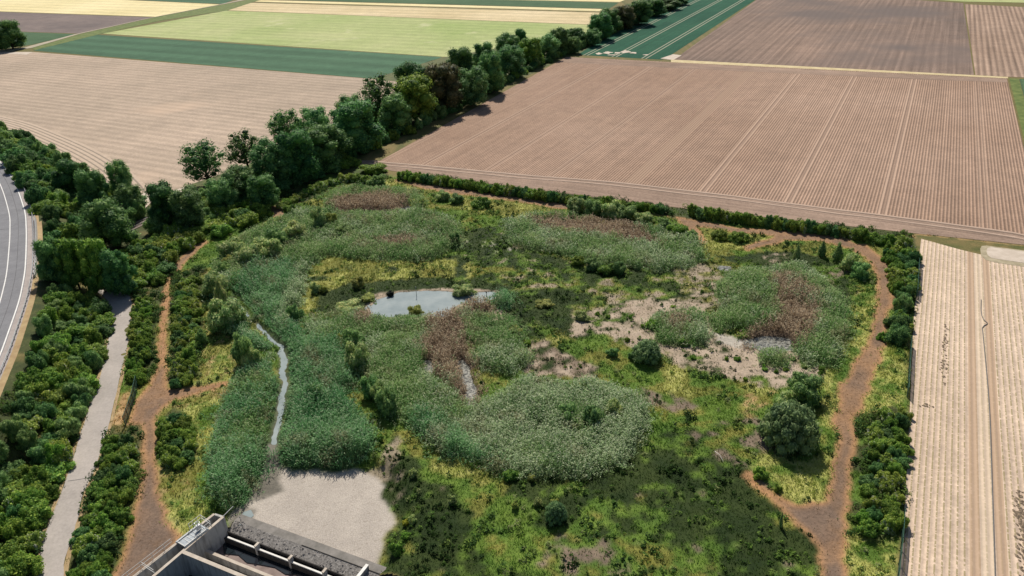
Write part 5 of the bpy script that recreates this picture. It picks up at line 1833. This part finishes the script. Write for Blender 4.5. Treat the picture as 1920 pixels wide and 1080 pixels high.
# ---- single shrubs of the reserve, surveyed one by one: kind, foot x, foot y, width px, height m, label
S = [
    ('haw', 540, 404, 34, 2.2, 'dark green bush at the south end of the curved hedge beside the orange path patch'),
    ('wild', 706, 352, 44, 2.6, 'round bush at the east end of the curved hedge'),
    ('haw', 700, 330, 60, 2.4, 'long rounded bush between curved hedge and ploughed field'),
    ('haw', 655, 316, 44, 2.2, 'bush under the tree row just behind the curved hedge'),
    ('wil', 600, 434, 40, 4.2, 'slender silvery willow at the west edge of the brown reed pool'),
    ('yel', 622, 428, 26, 2.6, 'yellowish willow leaning beside the silvery one near the brown reeds'),
    ('wild', 645, 445, 40, 1.8, 'low willow bush south of the brown reed pool'),
    ('yel', 780, 388, 36, 1.2, 'pale flat bush at the white edge of the northern pool'),
    ('wil', 832, 378, 34, 1.9, 'westernmost willow bush of the short row below the north hedge'),
    ('wild', 858, 384, 34, 1.8, 'middle willow bush of the short row below the north hedge'),
    ('haw', 904, 393, 48, 2.1, 'round dark bush at the east end of the short row below the north hedge'),
    ('wild', 853, 462, 26, 2.2, 'blue-green bush standing alone in the reeds north of the pond'),
    ('wil', 1082, 405, 44, 2.8, 'first silvery bush of the long willow clump at the north hedge'),
    ('wild', 1115, 408, 44, 2.9, 'second bush of the long willow clump at the north hedge'),
    ('wil', 1150, 414, 52, 3.0, 'third and widest bush of the long willow clump at the north hedge'),
    ('wild', 1182, 417, 44, 2.7, 'fourth bush of the long willow clump at the north hedge'),
    ('wil', 1212, 424, 40, 2.3, 'last bush at the east end of the long willow clump'),
    ('wild', 1248, 436, 40, 2.2, 'small willow bush on the slope west of the short orange path'),
    ('haw', 1276, 448, 46, 2.6, 'round dark bush beside the short orange path'),
    ('wild', 1298, 455, 28, 1.8, 'little bush at the tip of the short orange path'),
    ('haw', 1352, 452, 36, 1.8, 'western bush of the pair inside the path loop'),
    ('haw', 1388, 455, 40, 1.9, 'eastern bush of the pair inside the path loop'),
    ('cone', 1497, 490, 26, 3.0, 'solitary pale green young willow south of the path bend'),
    ('coned', 1545, 485, 30, 2.8, 'narrow dark willow left in the row inside the path bend'),
    ('coned', 1575, 495, 38, 3.2, 'tall dark willow in the middle of the row inside the path bend'),
    ('wil', 1600, 512, 44, 2.6, 'round silvery willow of the row inside the path bend'),
    ('wild', 1617, 524, 42, 2.5, 'rightmost round willow nearest the orange path bend'),
    ('haw', 1086, 500, 30, 1.7, 'small round bush west of the horseshoe clump'),
    ('wild', 1115, 510, 40, 1.9, 'left bush of the horseshoe willow clump'),
    ('haw', 1140, 516, 40, 1.8, 'middle bush of the horseshoe willow clump'),
    ('wild', 1162, 516, 32, 2.0, 'right bush of the horseshoe willow clump'),
    ('wil', 590, 552, 24, 1.8, 'small silvery bush with shadow on the yellow meadow'),
    ('yel', 606, 549, 22, 1.3, 'small yellowish bush right of the silvery one on the yellow meadow'),
    ('yel', 670, 543, 34, 1.7, 'round pale yellow bush north-west of the pond'),
    ('yel', 690, 566, 36, .9, 'low pale bush on the north-west shore of the pond'),
    ('black', 731, 557, 22, .9, 'black rush clump on the north shore of the pond'),
    ('wil', 872, 558, 48, 1.6, 'round grey-green sallow bush on the north shore of the pond'),
    ('yel', 780, 592, 32, 1.7, 'pale rounded sallow bush standing in the pond'),
    ('wil', 650, 590, 60, 1.4, 'low willow bush beside the western end of the pond'),
    ('yel', 1024, 580, 40, .9, 'low dome of pale sallow east of the pond'),
    ('wil', 1092, 606, 32, 1.3, 'rounded sallow at the west tip of the bare sandy ground'),
    ('yel', 966, 632, 32, 1.2, 'yellow-green bush at the edge of the bright reed patch'),
    ('dome', 1216, 684, 58, 3.0, 'dark round bush standing alone south of the sandy ground'),
    ('wild', 1150, 672, 28, 1.2, 'low dark bush left of the lone round bush'),
    ('wild', 1185, 674, 18, 1.0, 'tiny dark bush between the two bushes south of the sand'),
    ('lime', 1224, 618, 26, 1.4, 'lime green bush on the sandy ground'),
    ('haw', 1285, 650, 40, 1.1, 'low green bush at the foot of the small pale reed patch'),
    ('wil', 1480, 772, 50, 2.4, 'left silvery willow above the large round willow'),
    ('wild', 1518, 764, 82, 3.4, 'dark spreading willow behind the large round willow'),
    ('wil', 1470, 800, 44, 2.4, 'small willow touching the left flank of the large round willow'),
    ('dome', 1492, 856, 112, 5.4, 'large round willow beside the orange path'),
    ('dome', 1044, 987, 46, 2.3, 'round grey-green bush alone on the lower meadow'),
    ('yel', 1040, 953, 20, .9, 'tiny pale bush just above the round grey-green bush'),
    ('wil', 1008, 952, 20, .9, 'tiny silvery bush right of the central green meadow'),
    ('yel', 967, 958, 16, .9, 'small pale weed clump left of the round grey-green bush'),
    ('yel', 998, 905, 18, .8, 'bright small bush below the pale reed bed'),
    ('wil', 848, 952, 22, 1.1, 'silvery tuft at the top of the dark sedge patch'),
    ('wil', 776, 898, 18, 1.0, 'silvery tuft right of the cracked mud'),
    ('gorse', 760, 980, 20, .9, 'yellow blossoming bush at the edge of the cracked mud'),
    ('wil', 772, 982, 20, 1.0, 'silvery tuft touching the yellow blossoming bush'),
    ('haw', 742, 1040, 34, 1.4, 'green bush at the lower right edge of the cracked mud'),
    ('lime', 760, 1010, 20, .8, 'small lime tuft below the yellow blossoming bush'),
    ('cone', 1465, 992, 14, 2.0, 'thin upright young conifer at the lower path branch'),
    ('haw', 1430, 902, 30, 1.5, 'green bush in the crook of the two orange paths'),
    ('haw', 1460, 925, 18, 1.0, 'little dark bush above the lower path branch'),
    ('wild', 660, 672, 60, 3.4, 'upper willow of the clump west of the lower reed bed'),
    ('wil', 668, 706, 60, 3.8, 'broad pale willow of the clump west of the lower reed bed'),
    ('wild', 692, 752, 44, 2.8, 'middle bush in the chain right of the yellow clearing'),
    ('wil', 712, 762, 40, 2.6, 'pale bush in the chain right of the yellow clearing'),
    ('wild', 726, 786, 56, 3.2, 'dark bush ending the chain below the yellow clearing'),
    ('wild', 596, 760, 46, 2.4, 'dark willow sunk in the reeds right of the stream'),
    ('wild', 552, 606, 34, 2.6, 'dark bush in the reeds above the stream bend'),
    ('yel', 640, 650, 22, 1.8, 'pale willow tip poking out of the central reeds'),
    ('wild', 456, 696, 62, 5.2, 'tall dark willow on the left bank of the stream'),
    ('wil', 474, 700, 40, 3.4, 'silvery willow behind the tall dark one on the left bank'),
    ('wil', 415, 632, 88, 4.4, 'broad silvery willow left of the stream head'),
    ('wil', 424, 614, 44, 3.2, 'silvery willow touching the stream head'),
    ('cone', 413, 590, 52, 5.4, 'pointed silvery willow above the stream head'),
    ('wil', 398, 562, 54, 3.6, 'silvery bush at the left edge of the reeds'),
    ('wil', 500, 494, 66, 3.6, 'silvery willow in the upper west reeds'),
    ('wil', 465, 506, 70, 3.8, 'broad silvery willow at the west end of the reed bed'),
    ('wil', 432, 494, 60, 3.6, 'broad willow at the north-west corner of the reserve'),
    ('wild', 518, 472, 56, 3.4, 'dark willow behind the upper west reeds'),
    ('wil', 548, 456, 56, 3.2, 'silvery willow below the orange path patch'),
    ('wild', 420, 520, 34, 2.2, 'round green bush beside the head of the footpath'),
    ('yel', 426, 505, 28, 2.0, 'yellowish round bush beside the head of the footpath'),
    ('haw', 410, 448, 46, 2.6, 'rounded hawthorn at the top of the footpath'),
    ('haw', 460, 430, 56, 2.8, 'rounded hawthorn between footpath and orange patch'),
    ('wild', 378, 650, 24, 2.2, 'small leaning tree beside the shrub strip of the footpath'),
    ('haw', 352, 680, 36, 2.2, 'dark hawthorn at the east side of the footpath strip'),
    ('wild', 1065, 800, 46, 2.4, 'dark willow half hidden in the pale reed bed'),
    ('wild', 1112, 812, 50, 2.6, 'second dark willow half hidden in the pale reed bed'),
    ('wil', 1150, 790, 40, 2.2, 'pale willow at the right of the pale reed bed'),
    ('wild', 1430, 560, 30, 1.0, 'low green tussock west of the brown reeds'),
    ('wil', 1445, 530, 44, 1.0, 'low sallow dome at the top of the brown reeds'),
    ('haw', 960, 905, 36, 1.3, 'shaggy bush at the lower edge of the pale reed bed'),
    ('haw', 710, 830, 18, 1.1, 'little dark bush above the cracked mud'),
    ('lime', 990, 648, 16, .8, 'lime tuft left of the bare strip'),
    ('haw', 1655, 640, 20, 1.2, 'small bush right of the orange path below the upper hedge'),
    ('dk', 1688, 650, 46, 2.8, 'dark round bush at the foot of the upper east hedge'),
    ('dk', 1690, 622, 44, 2.6, 'dark bush on the fence side of the upper east hedge'),
    ('lime', 1622, 985, 34, 1.4, 'lime green bush at the lower end of the east hedge'),
    ('lime', 105, 880, 40, 3.6, 'lime green bush near the foot of the roadside thicket'),
]
for kd, px, py, wp, hm, lb in S:
    shrub_px(kd, px, py, wp, hm, lb)
# little plants dotted over the sand
dots = [(1205, 614), (1249, 590), (1251, 606), (1262, 576), (1291, 588), (1182, 598), (1140, 596), (1300, 672), (1362, 674), (1382, 674), (1434, 694), (1455, 698), (1474, 694), (1487, 674), (1508, 690),
        (1540, 694), (1398, 712), (1176, 640), (1236, 600), (1230, 612), (1425, 505), (1120, 590), (1538, 700), (1432, 688), (1300, 560), (1316, 548)]
for i, (px, py) in enumerate(dots):
    x_, y_ = at(px, py)
    put(random.choice(['lime', 'haw']), x_, y_, zat(x_, y_), random.uniform(.4, .7), random.uniform(.5, .95), 'tiny green plant dotted over the bare sandy ground of the reserve', 'plant', 'tiny plants on the sand', 'small_plant')


# ---- trees with trunk and limbs
def tree_parts(seed, n=13, spread=.36, low=.3, gap=0.0, leaf=.036, nl=4200, kind='tree'):
    r = np.random.default_rng(seed)
    lobes = []
    for i in range(n):
        z = low + (1 - low) * (i + .5) / n * .92
        k = spread * math.sqrt(max(.05, 1 - ((z - .5) / .55) ** 2)) * r.uniform(.4, .95)
        a = i * 2.4 + r.uniform(-.5, .5)
        lobes.append((math.cos(a) * k, math.sin(a) * k, z, r.uniform(.085, .175) * (1 - gap * .35)))
    lobes.append((0, 0, .6, .2 * (1 - gap)))
    lobes.append((0, 0, .42, .2 * (1 - gap)))
    cr = crown_mesh('crown', lobes, nl, leaf, seed + 1, squash=.95, corek=.78 - gap * .6, zmin=.05)
    mb = MB()
    mb.tube((0, 0, -.02), (0, 0, .3), .028, .02, 8)
    mb.tube((0, 0, .3), (.01, .01, .62), .02, .01, 7)
    for l in lobes[:-2]:
        z0 = max(.16, l[2] - .22 - .1 * r.random())
        mid = (l[0] * .5, l[1] * .5, (z0 + l[2]) / 2 - .02)
        mb.tube((0, 0, z0), mid, .011, .008, 5)
        mb.tube(mid, l[:3], .008, .004, 5)
    me = py_mesh('trunk', mb.v, mb.f)
    me.materials.append(bark)
    return cr, me


TREES = {}
for key, mat, gap, n in (('dark', F_tree, 0, 4), ('ash', F_tree2, .2, 3), ('open', F_tree, .5, 2), ('bronze', F_brown, 0, 1), ('bright', F_haw, 0, 2)):
    TREES[key] = []
    for i in range(n):
        cr, tk = tree_parts(900 + len(TREES) * 37 + i * 5, n=34, low=.12 if gap < .5 else .26, gap=gap, nl=6500 if gap < .5 else 3000)
        cr.materials.append(mat)
        TREES[key].append((cr, tk))


def tree_px(key, cx, ytop, ybase, wpx, label, group):
    """foot at (cx, ybase) in the photo; height found so that the tip reaches ytop"""
    x_, y_, z_ = at_h(cx, ybase)
    lo, hi = 1.0, 40.0
    for _ in range(30):
        mid = (lo + hi) / 2
        c = RM.T @ np.array([x_, y_, z_ + mid - CH])
        py = 540 - F * c[1] / -c[2]
        if py > ytop:
            lo = mid
        else:
            hi = mid
    H_ = mid
    r = wpx / 2 / ppm(x_, y_) * 1.2
    H_ *= .98
    root = empty('broadleaf_tree', (x_, y_, z_))
    tag(root, label, 'tree', group)
    cr, tk = random.choice(TREES[key])
    rz = random.uniform(0, 6.28)
    for nm, me, sc_ in (('crown', cr, (r / .42, r / .42, H_)), ('trunk', tk, (r / .42, r / .42, H_))):
        o = bpy.data.objects.new(nm, me)
        COL.objects.link(o)
        o.parent = root
        o.scale = sc_
        o.rotation_euler = (0, 0, rz)
    return root


G1 = 'trees of the long row between the fields'
T = [
    ('dark', 1262, -6, 8, 34, 'dark tree at the top edge of the photo where the row leaves the frame'),
    ('dark', 1240, -4, 16, 44, 'dark tree beside the teal crop, second from the top edge'),
    ('dark', 1215, -2, 28, 44, 'dark tree overhanging the teal crop, third from the top edge'),
    ('dark', 1188, 0, 44, 46, 'dark tree at the corner of the teal crop tramlines'),
    ('bronze', 1160, 10, 52, 40, 'olive brown tree left of the teal crop'),
    ('dark', 1132, 16, 60, 40, 'round olive tree in the upper tree row'),
    ('dark', 1118, 26, 72, 42, 'dark tree standing forward at the teal crop corner'),
    ('ash', 1101, 54, 84, 30, 'small grey-green tree at the teal crop corner'),
    ('dark', 1072, 52, 84, 36, 'round dark tree opposite the ploughed field corner'),
    ('ash', 1068, 68, 98, 24, 'small bluish bush-like tree before the round dark one'),
    ('dark', 1040, 54, 100, 36, 'dark tree near the head of the ploughed field'),
    ('ash', 1018, 64, 108, 40, 'lighter green tree near the head of the ploughed field'),
    ('bright', 988, 70, 122, 42, 'olive green tree with gaps above the ploughed field'),
    ('dark', 968, 54, 104, 30, 'tall narrow dark tree at the back of the row'),
    ('dark', 944, 64, 112, 42, 'dark tree at the back right of the blue-green one'),
    ('ash', 950, 84, 142, 52, 'blue-green rounded tree in the middle of the row'),
    ('dark', 900, 80, 130, 42, 'dark tree before the pale green field, back row'),
    ('dark', 915, 100, 172, 44, 'tall dark tree standing at the field edge'),
    ('dark', 858, 90, 150, 48, 'dark tree with tufted top before the pale green field'),
    ('ash', 880, 124, 196, 54, 'light grey-green tree at the field edge'),
    ('bronze', 828, 119, 208, 66, 'dark bronze round tree in the middle of the row'),
    ('dark', 770, 116, 186, 60, 'dark tree behind the bright round one'),
    ('bright', 773, 143, 228, 72, 'bright green round tree in the middle of the row'),
    ('dark', 736, 178, 246, 56, 'low dark tree left below the bright round one'),
    ('open', 706, 140, 222, 68, 'open tree with trunks showing through, before the green strip'),
    ('ash', 655, 176, 240, 46, 'grey-green tree at the back of the row near the stubble'),
    ('dark', 664, 192, 282, 84, 'broad dark tree at the north end of the ploughed field headland'),
    ('ash', 597, 200, 275, 62, 'light green tree against the stubble field'),
    ('open', 545, 208, 285, 64, 'tree with see-through crown against the stubble field'),
    ('dark', 615, 234, 315, 80, 'broad dark tree behind the curved hedge'),
    ('dark', 565, 246, 338, 70, 'dark tree above the west end of the curved hedge'),
    ('ash', 515, 262, 350, 66, 'mid green tree left of the curved hedge'),
    ('open', 466, 245, 318, 62, 'open crowned tree with bare limbs over the stubble field'),
    ('open', 392, 268, 348, 78, 'isolated open tree with forked limbs at the edge of the stubble field'),
    ('ash', 455, 312, 378, 62, 'grey-green willow-like tree below the open crowned tree'),
    ('dark', 500, 330, 388, 50, 'dark tree near the orange path patch'),
    ('ash', 425, 335, 395, 50, 'low grey tree before the isolated open tree'),
]
for k, cx, yt, yb, wp, lb in T:
    sh = 9 if cx > 640 else 0
    tree_px(k, cx + sh, yt, yb + sh * .2, wp, lb, G1)
G2 = 'trees of the wood by the railway'
for k, cx, yt, yb, wp, lb in [
    ('dark', 320, 345, 425, 56, 'dark tree right of the pale lane opening'),
    ('ash', 362, 352, 428, 62, 'mid green tree right of the dark one by the pale lane opening'),
    ('dark', 216, 374, 468, 78, 'large dark tree over the railway in the middle of the wood'),
    ('ash', 255, 345, 405, 44, 'tree at the tip of the wood beside the pale lane opening'),
    ('dark', 185, 320, 400, 52, 'dark tree behind the railway wood against the furrowed field'),
    ('dark', 145, 300, 375, 50, 'dark tree against the curved furrows'),
    ('dark', 112, 452, 530, 48, 'dark tree right of the road bridge'),
    ('bright', 150, 446, 542, 52, 'olive topped tree before the railway, right of the road bridge'),
    ('bright', 198, 446, 548, 52, 'bright green tree over the end of the concrete track'),
    ('dark', 236, 470, 552, 50, 'dark tree shading the end of the concrete track'),
    ('ash', 240, 300, 380, 40, 'slim tree rising at the end of the wood before the stubble'),
]:
    tree_px(k, cx, yt, yb, wp, lb, G2)
G3 = 'trees by the far field corner'
tree_px('dark', 25, 38, 92, 46, 'large dark tree at the far field corner, top left', G3)
tree_px('dark', -2, 46, 96, 34, 'dark tree cut by the left edge of the photo at the far field corner', G3)
# fallen pale trunk and thin posts
mb = MB()
p0, p1 = np.array(at(1340, 850)), np.array(at(1356, 868))
z_ = zat(*p0) + .35
mb.tube((*p0, z_), (*((p0 + p1) / 2 + .1), z_ + .1), .05, .04)
mb.tube((*((p0 + p1) / 2 + .1), z_ + .1), (*p1, z_ - .1), .04, .025)
o = mb.build('fallen_branch', simple('bleached_wood', (.5, .47, .4), (.65, .62, .55), 3))
tag(o, 'bleached fallen branch lying on the dark sedge', 'branch')
for px, py, h_, lb in ((781, 553, 1.6, 'thin pale gauge post on the north shore of the pond'), (913, 562, 1.5, 'dark gauge post at the east end of the pond')):
    x_, y_ = at(px, py)
    mb = MB()
    mb.tube((x_, y_, -.5), (x_, y_, h_), .06, .05, 6)
    mb.box((x_, y_, h_), .22, .05, .3)
    o = mb.build('gauge_post', simple('post_paint', (.25, .25, .22), (.4, .4, .35), 3) if px < 800 else simple('dark_post', (.03, .03, .03), (.06, .06, .05), 3))
    tag(o, lb, 'post')
print('bushes', len(BUSH))
